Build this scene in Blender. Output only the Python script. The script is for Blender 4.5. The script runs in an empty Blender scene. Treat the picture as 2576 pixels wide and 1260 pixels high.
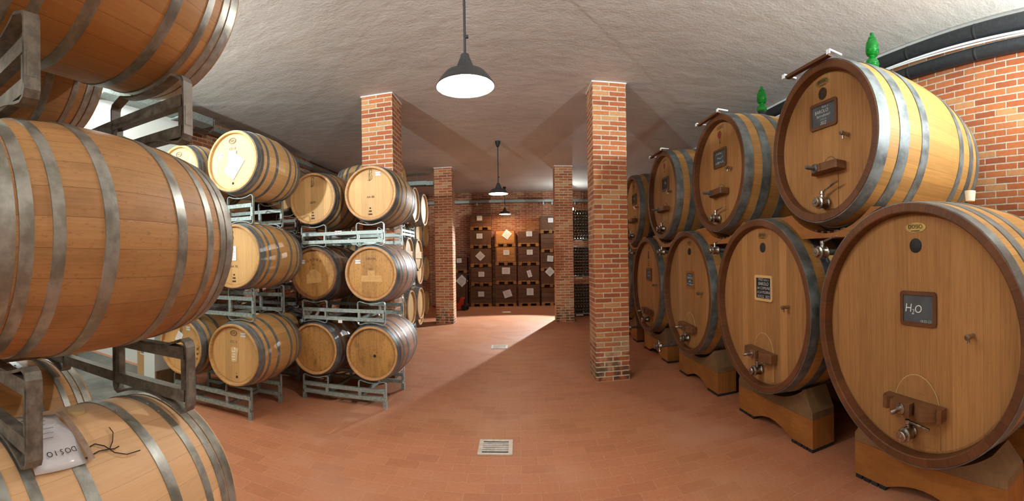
import bpy, math, random
from math import pi, sin, cos, sqrt, atan2
from mathutils import Vector, Matrix
random.seed(7)
S = bpy.context.scene
COL = S.collection
# ---------------------------------------------------------------- helpers
def lin(h):
    h = h.lstrip('#'); o = []
    for i in (0, 2, 4):
        c = int(h[i:i+2], 16) / 255
        o.append(c / 12.92 if c <= .04045 else ((c + .055) / 1.055) ** 2.4)
    return (*o, 1.0)

class G:
    """tiny node-graph helper"""
    def __init__(s, name, rough=.6, metal=0.0):
        s.m = bpy.data.materials.new(name); s.m.use_nodes = True
        s.t = s.m.node_tree; s.b = s.t.nodes['Principled BSDF']
        s.b.inputs['Roughness'].default_value = rough; s.b.inputs['Metallic'].default_value = metal
    def put(s, sock, v):
        if hasattr(v, 'is_output'): s.t.links.new(v, sock)
        else: sock.default_value = v
    def n(s, typ, props=None, **ins):
        x = s.t.nodes.new(typ)
        for k, v in (props or {}).items(): setattr(x, k, v)
        for k, v in ins.items(): s.put(x.inputs[k.replace('_', ' ')], v)
        return x
    def ma(s, op, a, b=0.0, c=None):
        x = s.n('ShaderNodeMath', {'operation': op}); s.put(x.inputs[0], a); s.put(x.inputs[1], b)
        if c is not None: s.put(x.inputs[2], c)
        return x.outputs[0]
    def vec(s, x, y, z=0.0):
        q = s.n('ShaderNodeCombineXYZ'); s.put(q.inputs[0], x); s.put(q.inputs[1], y); s.put(q.inputs[2], z)
        return q.outputs[0]
    def uv(s):
        x = s.n('ShaderNodeUVMap'); q = s.n('ShaderNodeSeparateXYZ'); s.t.links.new(x.outputs[0], q.inputs[0])
        return q.outputs[0], q.outputs[1]
    def obj(s): return s.n('ShaderNodeTexCoord').outputs['Object']
    def rnd(s): return s.n('ShaderNodeObjectInfo').outputs['Random']
    def noise(s, v, scale, detail=3, rough=.55):
        x = s.n('ShaderNodeTexNoise'); s.put(x.inputs['Vector'], v)
        x.inputs['Scale'].default_value = scale; x.inputs['Detail'].default_value = detail; x.inputs['Roughness'].default_value = rough
        return x.outputs['Fac']
    def wn(s, v, dim='1D'):
        x = s.n('ShaderNodeTexWhiteNoise', {'noise_dimensions': dim}); s.put(x.inputs['W' if dim == '1D' else 'Vector'], v)
        return x.outputs['Value']
    def step(s, v, a, b, lo=0.0, hi=1.0):
        x = s.n('ShaderNodeMapRange', {'interpolation_type': 'SMOOTHSTEP'})
        for k, q in zip(('Value', 'From Min', 'From Max', 'To Min', 'To Max'), (v, a, b, lo, hi)): s.put(x.inputs[k], q)
        return x.outputs[0]
    def mix(s, f, a, b, mode='MIX'):
        x = s.n('ShaderNodeMix', {'data_type': 'RGBA', 'blend_type': mode})
        s.put(x.inputs[0], f); s.put(x.inputs[6], a); s.put(x.inputs[7], b)
        return x.outputs[2]
    def ramp(s, v, stops, const=False):
        x = s.n('ShaderNodeValToRGB'); s.put(x.inputs[0], v); e = x.color_ramp.elements
        if const: x.color_ramp.interpolation = 'CONSTANT'
        while len(e) < len(stops): e.new(.5)
        for q, (p, c) in zip(e, stops): q.position = p; q.color = c
        return x.outputs[0]
    def col(s, v): s.put(s.b.inputs['Base Color'], v)
    def bump(s, h, strength=.3, dist=.01):
        x = s.n('ShaderNodeBump'); s.put(x.inputs['Height'], h); x.inputs['Strength'].default_value = strength
        x.inputs['Distance'].default_value = dist; s.t.links.new(x.outputs[0], s.b.inputs['Normal'])

class MB:
    """collects shapes and links them as ONE mesh object"""
    def __init__(s): s.v = []; s.f = []; s.u = []; s.sm = []
    def add(s, vs, fs, us=None, smooth=False, M=None):
        b = len(s.v)
        s.v += [tuple(M @ Vector(p)) if M else tuple(p) for p in vs]
        for i, f in enumerate(fs):
            s.f.append([b + k for k in f]); s.sm.append(smooth)
            s.u.append(us[i] if us else [(0.5, 0.5)] * len(f))
        return s
    def box(s, c, d, M=None, rot=None, uvs=1.0):
        x, y, z = d[0] / 2, d[1] / 2, d[2] / 2
        vs = [(a, b, e) for a in (-x, x) for b in (-y, y) for e in (-z, z)]
        fs = [(0, 1, 3, 2), (4, 6, 7, 5), (0, 4, 5, 1), (2, 3, 7, 6), (0, 2, 6, 4), (1, 5, 7, 3)]
        L = max(range(3), key=lambda i: d[i]); us = []; off = random.random() * 20
        for f in fs:
            p = [vs[i] for i in f]; ax = [i for i in range(3) if max(q[i] for q in p) - min(q[i] for q in p) > 1e-9]
            if len(ax) < 2: us.append([(0, 0)] * 4); continue
            la = L if L in ax else ax[0]; sa = ax[0] if ax[1] == la else ax[1]
            us.append([((q[sa] + d[sa] / 2) * uvs * .9 / max(d[sa] * uvs, 1.0) + .05 if True else 0, q[la] + off) for q in p])
        T = Matrix.Translation(c)
        if rot is not None: T = T @ rot
        return s.add(vs, fs, us, False, (M @ T) if M else T)
    def lathe(s, prof, seg=48, axis='y', un=1.0, M=None, smooth=True, cap=(False, False)):
        vs = []; fs = []; us = []; acc = 0; A = []
        for i, (t, r) in enumerate(prof):
            if i: acc += math.hypot(t - prof[i-1][0], r - prof[i-1][1])
            A.append(acc)
            for k in range(seg):
                a = 2 * pi * k / seg
                vs.append((r * sin(a), t, r * cos(a)) if axis == 'y' else ((r * cos(a), r * sin(a), t) if axis == 'z' else (t, r * cos(a), r * sin(a))))
        for i in range(len(prof) - 1):
            for k in range(seg):
                k2 = (k + 1) % seg
                f = (i*seg+k, i*seg+k2, (i+1)*seg+k2, (i+1)*seg+k)
                fs.append(f if axis == 'z' or axis == 'x' else f)
                us.append([(k*un/seg, A[i]), ((k+1)*un/seg, A[i]), ((k+1)*un/seg, A[i+1]), (k*un/seg, A[i+1])])
        if cap[0]: fs.append(tuple(range(seg))[::-1]); us.append([(.5, .5)] * seg)
        if cap[1]: n = (len(prof)-1)*seg; fs.append(tuple(n+k for k in range(seg))); us.append([(.5, .5)] * seg)
        return s.add(vs, fs, us, smooth, M)
    def tube(s, pts, r, n=8, M=None):
        pts = [Vector(p) for p in pts]; vs = []; fs = []; up = None
        for i, p in enumerate(pts):
            t = (pts[min(i+1, len(pts)-1)] - pts[max(i-1, 0)]).normalized()
            if up is None: up = t.orthogonal().normalized()
            else: up = (up - t * up.dot(t)).normalized()
            w = t.cross(up)
            for k in range(n):
                a = 2 * pi * k / n; vs.append(p + (up * cos(a) + w * sin(a)) * r)
        for i in range(len(pts) - 1):
            for k in range(n): k2 = (k+1) % n; fs.append((i*n+k, i*n+k2, (i+1)*n+k2, (i+1)*n+k))
        fs.append(tuple(range(n))[::-1]); m = (len(pts)-1)*n; fs.append(tuple(m+k for k in range(n)))
        return s.add(vs, fs, None, True, M)
    def strap(s, pts, wdir, w, t, M=None):
        """flat bar swept along pts; its width lies along wdir"""
        pts = [Vector(p) for p in pts]; wd = Vector(wdir); vs = []; fs = []
        for i, p in enumerate(pts):
            d = (pts[min(i+1, len(pts)-1)] - pts[max(i-1, 0)]).normalized(); nn = d.cross(wd).normalized()
            for a, b in ((-1, -1), (1, -1), (1, 1), (-1, 1)): vs.append(p + wd * (a * w / 2) + nn * (b * t / 2))
        for i in range(len(pts) - 1):
            for k in range(4): k2 = (k+1) % 4; fs.append((i*4+k, i*4+k2, (i+1)*4+k2, (i+1)*4+k))
        m = (len(pts)-1)*4; fs += [(3, 2, 1, 0), (m, m+1, m+2, m+3)]
        return s.add(vs, fs, None, False, M)
    def prism(s, poly, a0, a1, axis='x', M=None, uvs=1.0):
        """poly of 2d points in the plane across axis, extruded a0..a1"""
        n = len(poly)
        def P(p, h): return (h, p[0], p[1]) if axis == 'x' else ((p[0], h, p[1]) if axis == 'y' else (p[0], p[1], h))
        vs = [P(p, a0) for p in poly] + [P(p, a1) for p in poly]
        fs = [tuple(range(n))[::-1], tuple(n + i for i in range(n))] + [(i, (i+1) % n, n + (i+1) % n, n + i) for i in range(n)]
        lo = [min(p[i] for p in poly) for i in (0, 1)]; hi = [max(p[i] for p in poly) for i in (0, 1)]
        k = 1 if hi[0]-lo[0] < hi[1]-lo[1] else 0
        U = lambda p: ((p[1-k] - lo[1-k]) * .9 + .05, p[k])
        us = [[U(p) for p in poly][::-1], [U(p) for p in poly]] + [[(.1, poly[i][k]), (.1, poly[(i+1) % n][k]), (.6, poly[(i+1) % n][k]), (.6, poly[i][k])] for i in range(n)]
        return s.add(vs, fs, us, False, M)
    def mesh(s, name):
        me = bpy.data.meshes.new(name); me.from_pydata(s.v, [], s.f)
        ul = me.uv_layers.new(name='UVMap'); i = 0
        flat = [c for f in s.u for q in f for c in q]; ul.data.foreach_set('uv', flat)
        me.polygons.foreach_set('use_smooth', s.sm)
        import bmesh
        bm = bmesh.new(); bm.from_mesh(me); bmesh.ops.recalc_face_normals(bm, faces=bm.faces)
        for e in bm.edges:
            if len(e.link_faces) == 2 and e.calc_face_angle(0) > .7: e.smooth = False
        bm.to_mesh(me); bm.free()
        me.update(); return me
    def build(s, name, mat, parent=None, **k): return link(name, s.mesh(name), mat, parent, **k)

def link(name, me, mat, parent=None, loc=None, rot=None, label=None):
    if mat is not None and (not me.materials or me.materials[0] != mat):
        if me.materials: me = me.copy(); me.materials.clear()
        me.materials.append(mat)
    o = bpy.data.objects.new(name, me); COL.objects.link(o)
    if parent: o.parent = parent
    if loc: o.location = loc
    if rot: o.rotation_euler = rot
    if label: o['label'] = label
    return o
def tag(o, label, cat, group=None, kind=None):
    o['label'] = label; o['category'] = cat
    if group: o['group'] = group
    if kind: o['kind'] = kind
    return o
def thing(name, label, cat, loc=(0, 0, 0), rz=0, group=None):
    o = bpy.data.objects.new(name, None); o.empty_display_size = .1; COL.objects.link(o)
    o.location = loc; o.rotation_euler = (0, 0, rz)
    return tag(o, label, cat, group)
def struct(o, label, cat): return tag(o, label, cat, kind='structure')
_tx = {}
def text_mesh(s, size, align='CENTER', wt=0.0, shear=0.0):
    k = (s, size, align, wt, shear)
    if k in _tx: return _tx[k]
    c = bpy.data.curves.new('lettering', 'FONT'); c.body = s; c.size = size; c.align_x = align; c.align_y = 'CENTER'; c.offset = wt; c.shear = shear; c.resolution_u = 3
    o = bpy.data.objects.new('tmp', c); COL.objects.link(o); bpy.context.view_layer.update()
    me = bpy.data.meshes.new_from_object(o.evaluated_get(bpy.context.evaluated_depsgraph_get()))
    bpy.data.objects.remove(o); bpy.data.curves.remove(c); _tx[k] = me; return me
FR = (pi / 2, 0, 0)        # text that faces local -y

# ---------------------------------------------------------------- materials
def wood(name, base, dark, line=.55, stain=0.0, rough=.55, edge=.018, vary=.5, grain=1.0, staincol='2a1a0c', spec=.35):
    g = G(name, rough); u, v = g.uv(); r = g.rnd()
    idn = g.ma('ADD', g.ma('FLOOR', u), g.ma('MULTIPLY', r, 97.0)); fr = g.ma('FRACT', u)
    t = g.wn(idn); t2 = g.wn(g.ma('ADD', idn, 31.7))
    gv = g.vec(g.ma('ADD', g.ma('MULTIPLY', u, 1.6), g.ma('MULTIPLY', t, 9.0)), g.ma('ADD', g.ma('MULTIPLY', v, .55), g.ma('MULTIPLY', t2, 5.0)), g.ma('MULTIPLY', r, 9.0))
    n1 = g.noise(gv, 5.0, 5, .65)
    fv = g.vec(g.ma('MULTIPLY', u, 34.0), g.ma('MULTIPLY', v, 5.0), g.ma('MULTIPLY', r, 5.0)); n2 = g.noise(fv, 1.6, 3, .6)
    f = g.ma('ADD', g.ma('MULTIPLY', g.step(n1, .3, .72), .5), g.ma('MULTIPLY', g.step(n2, .32, .75), .28 * grain))
    f = g.ma('ADD', g.ma('MULTIPLY', f, .75), g.ma('MULTIPLY', t, vary * .55))
    c = g.mix(f, lin(base), lin(dark))
    c = g.mix(1.0, c, g.ramp(t2, [(0, (.86, .84, .80, 1)), (1, (1.08, 1.05, 1.0, 1))]), 'MULTIPLY')
    e = g.ma('MINIMUM', fr, g.ma('SUBTRACT', 1.0, fr))
    ln = g.step(e, 0.0, edge, line, 0.0)
    c = g.mix(ln, c, lin('241408'))
    if stain:
        sv = g.vec(g.ma('MULTIPLY', u, .8), g.ma('MULTIPLY', v, 4.0), g.ma('MULTIPLY', r, 20.0))
        big = g.step(g.noise(sv, 1.3, 4, .6), .46, .72)
        pv = g.vec(g.ma('MULTIPLY', u, 5.0), g.ma('MULTIPLY', v, 22.0), g.ma('MULTIPLY', r, 30.0))
        sp = g.step(g.noise(pv, 2.0, 3, .6), .56, .70)
        c = g.mix(g.ma('MULTIPLY', g.ma('MAXIMUM', g.ma('MULTIPLY', big, .55), g.ma('MULTIPLY', sp, .8)), stain), c, lin(staincol))
    g.col(c); g.b.inputs['Specular IOR Level'].default_value = spec
    g.bump(g.ma('SUBTRACT', g.ma('MULTIPLY', n2, .25), ln), .25, .003)
    return g.m
def plain(name, h, rough=.6, metal=0.0, nz=.12, sc=14, emit=0.0):
    g = G(name, rough, metal); c = lin(h)
    n = g.noise(g.obj(), sc, 3)
    g.col(g.mix(g.step(n, .3, .7), tuple(x * (1 - nz) for x in c[:3]) + (1,), tuple(min(1, x * (1 + nz)) for x in c[:3]) + (1,)))
    if emit: g.b.inputs['Emission Color'].default_value = c; g.b.inputs['Emission Strength'].default_value = emit
    return g.m
def metal(name, a, b, rough=.42, sc=28, rust=0.0, metalness=.85):
    g = G(name, rough, metalness); o = g.obj()
    n = g.noise(o, sc, 4, .65); n2 = g.noise(o, sc * .16, 3)
    c = g.mix(g.step(n, .35, .68), lin(a), lin(b))
    if rust: c = g.mix(g.ma('MULTIPLY', g.step(n2, .5, .72), rust), c, lin('5a4326'))
    g.col(c); g.put(g.b.inputs['Roughness'], g.step(n, .3, .7, rough - .08, rough + .14))
    return g.m
def bricks(name, bw, bh, cols, mort, mcol, off=.5, wear=None, rough=.82, bmp=.5, warp=.0, patch=None):
    g = G(name, rough); u, v = g.uv()
    if warp:
        q = g.ma('MULTIPLY', g.ma('SUBTRACT', g.noise(g.obj(), 9.0, 2), .5), warp); u0, v0 = g.ma('ADD', u, q), g.ma('ADD', v, g.ma('MULTIPLY', q, -.8))
    else: u0, v0 = u, v
    row = g.ma('FLOOR', g.ma('DIVIDE', v0, bh)); sh = g.ma('MULTIPLY', g.ma('FLOORED_MODULO', row, 2.0), off)
    x = g.ma('ADD', g.ma('DIVIDE', u0, bw), sh); ci = g.ma('FLOOR', x)
    fx = g.ma('MULTIPLY', g.ma('FRACT', x), bw); fy = g.ma('SUBTRACT', v0, g.ma('MULTIPLY', row, bh))
    dx = g.ma('MINIMUM', fx, g.ma('SUBTRACT', bw, fx)); dy = g.ma('MINIMUM', fy, g.ma('SUBTRACT', bh, fy)); d = g.ma('MINIMUM', dx, dy)
    t = g.wn(g.vec(ci, row, 3.0), '3D'); t2 = g.wn(g.vec(ci, row, 8.0), '3D')
    n = len(cols); c = g.ramp(t, [(i / n, lin(k)) for i, k in enumerate(cols)], True)
    nn = g.noise(g.obj(), 38, 4, .7); n3 = g.noise(g.obj(), 6.5, 4, .6)
    c = g.mix(g.step(nn, .35, .75, 0, .38), c, g.mix(1.0, c, (.55, .5, .45, 1), 'MULTIPLY'))
    c = g.mix(g.step(n3, .45, .8, 0, .3), c, lin(cols[0]))
    if wear:   # pale salts and soot that climb from the floor
        w = g.ma('MULTIPLY', g.step(v, wear[0], wear[1], 1.0, 0.0), g.step(g.ma('ADD', t2, g.ma('MULTIPLY', n3, .5)), .68, .86))
        c = g.mix(g.ma('MULTIPLY', w, .85), c, lin(wear[2]))
        w2 = g.ma('MULTIPLY', g.step(v, .05, wear[0] + .15, .9, 0.0), g.step(n3, .42, .6)); c = g.mix(w2, c, lin('3a2a1c'))
    if patch: c = g.mix(g.ma('MULTIPLY', g.step(g.noise(g.obj(), .9, 4), .48, .7), .5), c, lin(patch))
    mm = g.step(g.ma('ADD', d, g.ma('MULTIPLY', g.ma('SUBTRACT', nn, .5), mort * .6)), mort * .35, mort * .7, 1.0, 0.0)
    g.col(g.mix(mm, c, g.mix(g.step(nn, .3, .7, 0, .5), lin(mcol), g.mix(1.0, lin(mcol), (.7, .68, .62, 1), 'MULTIPLY'))))
    g.bump(g.ma('SUBTRACT', g.ma('MULTIPLY', nn, .35), mm), bmp, .006)
    return g
M = {}
M['pale'] = wood('pale_oak', 'd0ab78', 'b38a56', .5); M['med'] = wood('mid_oak', 'bd9560', '9a7040', .5, .15)
M['tan'] = wood('tan_oak', 'c79a64', 'a97c49', .5, .08); M['fresh'] = wood('fresh_oak', 'e6bf94', 'd0a476', .25, .04, vary=.35); M['brown'] = wood('brown_oak', 'c79a68', 'a0744a', .55, .35)
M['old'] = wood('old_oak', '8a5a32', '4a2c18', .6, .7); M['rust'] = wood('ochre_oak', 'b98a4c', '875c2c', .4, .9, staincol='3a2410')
M['pink'] = wood('wine_washed_oak', 'bf9274', '946650', .5, .5)
M['ghost'] = wood('pale_stencil_oak', 'c29a60', '9f7642', .3, .5); M['phead'] = wood('pale_oak_head', 'dcbe92', 'c8a474', .35, .0, vary=.45); M['mhead'] = wood('mid_oak_head', 'c9a36c', 'a67c48', .35, .12, vary=.35)
M['cask'] = wood('cask_oak', 'c09152', '926636', .5, .12, vary=.55, spec=.45); M['chead'] = wood('cask_head_oak', 'b08352', '7e5632', .42, .12, vary=.6, edge=.016, rough=.68, spec=.2)
M['rim'] = wood('rim_oak', '6f4528', '472916', .5, .3); M['beam'] = wood('beam_oak', 'a86e34', '774620', .3, .2); M['saddle'] = wood('grey_saddle_oak', '806446', '5c4630', .3, .4)
M['bar'] = wood('bar_oak', '7a5232', '50311c', .3, .4); M['crate'] = wood('crate_plank', '6e4a30', '4a2f1e', .5, .5); M['lit_pine'] = wood('lit_pine_plank', 'b8854c', '8f5f30', .5, .3); M['pallet'] = wood('pallet_plank', 'a9783f', '7c5528', .4, .3)  # the pine planks are toned paler to carry lamplight in their colour
M['galv'] = metal('galvanised', '7f8a85', 'a3aca6', .48, 40, .12, .45); M['galvd'] = metal('dull_galvanised', '66635b', '8e8a80', .55, 24, .45, .4)
M['hoopl'] = metal('worn_hoop', '86877f', 'b2b3ac', .42, 12, .25, .55); M['hoop'] = metal('steel_hoop', '656b6e', '868b8c', .42, 10, .12, .5); M['hoopd'] = metal('dark_hoop', '4c4b49', '6a6966', .45, 12, .35, .5)
M['hoopc'] = metal('zinc_hoop', '5f6566', '858b8c', .45, 8, .10, .5); M['steel'] = metal('bright_steel', '96918a', 'b4afa8', .26, 20, 0, 1.0)
M['black'] = plain('black_rubber', '1b1b1c', .7); M['pipe'] = plain('black_insulation', '202326', .6, 0, .3, 30)
M['white'] = plain('white_paint', 'e4e8e6', .5, 0, .04); M['paper'] = plain('paper', 'dcdcda', .7, 0, .05, 6); M['ink'] = plain('ink', '1a1512', .8, 0, .02); M['greyink'] = plain('grey_print', '8f9196', .8, 0, .02)
M['brand'] = plain('scorched_mark', '3b2411', .8, 0, .05); M['chalk'] = plain('chalk', 'eef0ee', .9, 0, .05); M['slate'] = plain('slate_board', '474d52', .75, 0, .22, 9); M['slateb'] = plain('black_slate', '161718', .7, 0, .15, 9)
M['frame'] = wood('slate_frame', '6b4228', '482a18', .1, .3); M['framel'] = wood('pale_slate_frame', 'd9b483', 'c39c68', .1); M['brass'] = metal('brass', 'a68a4e', 'c2a666', .35, 20, .1, .9)
M['drain'] = metal('pale_steel', 'b9b0a6', 'd2cac0', .4, 20, 0, .3); M['shade'] = plain('grey_enamel', '3c3d3d', .45, .3, .06); M['inner'] = plain('white_enamel', 'f2f2ee', .4, 0, .02); M['red'] = plain('red_paint', 'b0341c', .45); M['card'] = plain('cardboard', 'b08a58', .8, 0, .06)
M['silicone'] = plain('silicone_bung', 'c8b083', .5, 0, .05); M['cup'] = plain('cream_plastic', 'ece6d2', .45, 0, .03); M['blob'] = plain('red_seal', '7e2a24', .7, 0, .1); M['tan_tape'] = plain('torn_paper', 'c9ad78', .8, 0, .1)
g = G('bulb', .3); g.col((1, 1, 1, 1)); g.b.inputs['Emission Color'].default_value = (1, .97, .9, 1); g.b.inputs['Emission Strength'].default_value = 60; M['bulb'] = g.m
g = G('green_glass', .03); g.col((.02, .62, .10, 1)); g.b.inputs['Transmission Weight'].default_value = .9; g.b.inputs['IOR'].default_value = 1.45; M['glass'] = g.m
g = G('dark_bottle_glass', .08); g.col((.008, .012, .008, 1)); g.b.inputs['Specular IOR Level'].default_value = .6; M['bottle'] = g.m
g = G('clear_sleeve', .25); g.col((.72, .72, .76, 1)); g.b.inputs['Specular IOR Level'].default_value = .6; M['sleeve'] = g.m; M['strip'] = plain('strip', '9c8676', .5, 0, .15, 60)
BR = ['b06236', 'a85a33', 'b86c3e', '9a5230', 'b57044', 'c08a5a', 'a25a36', 'ae643a']
M['brick'] = bricks('brick_wall', .23, .066, BR, .012, 'c4b8a6', warp=.006).m
M['pbrick'] = bricks('brick_pillar', .225, .0646, BR, .0135, 'c2b69c', wear=(.55, 1.0, 'b08a68'), warp=.005).m
gt = bricks('terracotta_floor', .27, .133, ['b07352', 'ac6f4f', 'b47756', 'a96d4e', 'b07353', 'b27555'], .0045, 'b98966', rough=.5, bmp=.15, warp=.002, patch='b98a70')
gt.b.inputs['Specular IOR Level'].default_value = .35; M['floor'] = gt.m
g = G('grey_concrete', .8); o = g.obj(); g.col(g.mix(g.step(g.noise(o, 2.2, 5), .3, .7), lin('4a4842'), lin('6e6b62'))); g.bump(g.noise(o, 30, 4), .2); M['concrete'] = g.m
g = G('plaster_ceiling', .78); o = g.obj()
mp = g.n('ShaderNodeMapping', Vector=o); mp.inputs['Scale'].default_value = (.85, 1.2, 1)
a = g.noise(mp.outputs[0], 3.2, 7, .62); b = g.noise(o, 42, 4, .6); c = g.noise(o, .8, 4, .6)
rg = g.n('ShaderNodeTexNoise', {'noise_type': 'RIDGED_MULTIFRACTAL'}); g.put(rg.inputs['Vector'], mp.outputs[0]); rg.inputs['Scale'].default_value = 2.6; rg.inputs['Detail'].default_value = 5
g.col(g.mix(g.step(c, .3, .7), lin('cac4bb'), lin('d6d0c7')))
g.bump(g.ma('ADD', g.ma('ADD', g.ma('MULTIPLY', a, 1.0), g.ma('MULTIPLY', b, .24)), g.ma('MULTIPLY', rg.outputs['Fac'], .22)), .5, .022); M['ceil'] = g.m
g = G('white_plaster', .8); o = g.obj(); g.col(lin('d4d8d2')); g.bump(g.noise(o, 20, 4), .1); M['wplaster'] = g.m

# ---------------------------------------------------------------- room
CZ = 3.938
def slab(name, mat, x0, x1, y0, y1, z0, z1, label, cat='wall', uvq=True):
    b = MB(); vs = [(x, y, z) for x in (x0, x1) for y in (y0, y1) for z in (z0, z1)]
    fs = [(0, 1, 3, 2), (4, 6, 7, 5), (0, 4, 5, 1), (2, 3, 7, 6), (0, 2, 6, 4), (1, 5, 7, 3)]; us = []
    for i, f in enumerate(fs):
        us.append([((vs[k][1] if i < 2 else vs[k][0]), (vs[k][2] if i < 4 else vs[k][1])) for k in f])
    b.add(vs, fs, us); return struct(b.build(name, mat), label, cat)
FY = 14.72
slab('floor', M['floor'], -9.2, 3.95, -4.2, FY + .2, -.1, 0, 'red terracotta tiled floor of the cellar', 'floor')
slab('floor_concrete', M['concrete'], -9.0, -3.75, -4.0, 4.1, .001, .004, 'grey concrete floor area at the far left beside the racks', 'floor')
slab('ceiling', M['ceil'], -9.2, 3.95, -4.2, FY + .2, CZ, CZ + .15, 'rough plastered ceiling of the cellar', 'ceiling')
slab('wall_right', M['brick'], 3.75, 3.95, -4.0, FY, 0, CZ, 'red brick wall behind the large casks on the right')
slab('wall_back', M['brick'], -4.6, 3.75, FY, FY + .2, 0, CZ, 'brick wall at the far end behind the wooden crates')
slab('wall_left', M['brick'], -4.8, -4.6, 4.2, FY, 0, CZ, 'brick wall behind the barrel racks on the left')
slab('wall_front', M['wplaster'], -9.2, 3.95, -4.2, -4.0, 0, CZ, 'plastered wall behind the viewer')
slab('wall_far_left', M['wplaster'], -9.2, -9.0, -4.0, 4.2, 0, CZ, 'far plastered wall of the side room on the left')
slab('wall_side', M['wplaster'], -9.0, -4.6, 4.2, 4.35, 0, CZ, 'white plastered side wall at the left')
slab('wall_pier', M['wplaster'], -4.42, -4.2, 3.55, 4.2, 0, CZ, 'white plastered pier behind the left barrel rack')
slab('wall_header', M['wplaster'], -4.42, -4.2, 1.2, 3.55, 2.35, CZ, 'white plastered wall above the opening at the left')
struct(MB().box((-4.19, 3.87, .11), (.03, .62, .22)).build('baseboard_left', M['saddle']), 'stone baseboard along the white pier at left', 'baseboard')
struct(MB().box((3.74, 5.3, CZ - .02), (.03, 18.4, .04)).build('trim_1', M['white']), 'white plaster line between right brick wall and ceiling', 'trim')
def pillar(x0, y0, w, label):
    p = thing('brick_pillar', label, 'pillar', (x0 + w / 2, y0 + w / 2, 0), 0, 'square brick pillars'); p['kind'] = 'structure'
    h = w / 2; c = [(-h, -h), (h, -h), (h, h), (-h, h)]; b = MB(); nz = 60
    def jit(z, k): return .004 * sin(z * 97 + k * 3) + (.003 if int(z / .0646) % 2 else 0)
    r = .022
    for z0, z1 in ((0, CZ - .012),):
        pts = []
        for k, (x, y) in enumerate(c):
            x2, y2 = c[(k + 1) % 4]; d = Vector((x2 - x, y2 - y)).normalized()
            pts += [((x + d.x * r * .35, y + d.y * r * .35), k * w + r * .35), ((x2 - d.x * r * .35, y2 - d.y * r * .35), (k + 1) * w - r * .35)]
        n = len(pts); vs = []; fs = []; us = []
        N = 61
        for j in range(N):
            z = z0 + (z1 - z0) * j / (N - 1); e = 1 + jit(z, 0)
            vs += [(p[0][0] * e, p[0][1] * e, z) for p in pts]
        for j in range(N - 1):
            za, zb = z0 + (z1 - z0) * j / (N - 1), z0 + (z1 - z0) * (j + 1) / (N - 1)
            for i in range(n):
                i2 = (i + 1) % n; ua = pts[i][1]; ub = pts[i2][1] if i2 else 4 * w
                if ub < ua: ub = ua + r * .7
                fs.append((j*n+i, j*n+i2, (j+1)*n+i2, (j+1)*n+i)); us.append([(ua, za), (ub, za), (ub, zb), (ua, zb)])
        b.add(vs, fs, us)
    b.build('shaft', M['pbrick'], p)
    q = MB(); q.box((0, 0, CZ - .008), (w + .012, w + .012, .014)); q.build('mortar_line', M['white'], p, label='white plaster line under ceiling')
    return p
pillar(.992, 5.385, .455, 'brick pillar with pale worn bricks at its foot, in front of the large casks')
pillar(-2.125, 5.49, .455, 'brick pillar on the left rising behind the front barrel rack')
pillar(.938, 10.5, .455, 'distant brick pillar on the right beside the caged bottles')
pillar(-2.085, 10.38, .455, 'distant brick pillar on the left beside the pallet jack')

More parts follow.
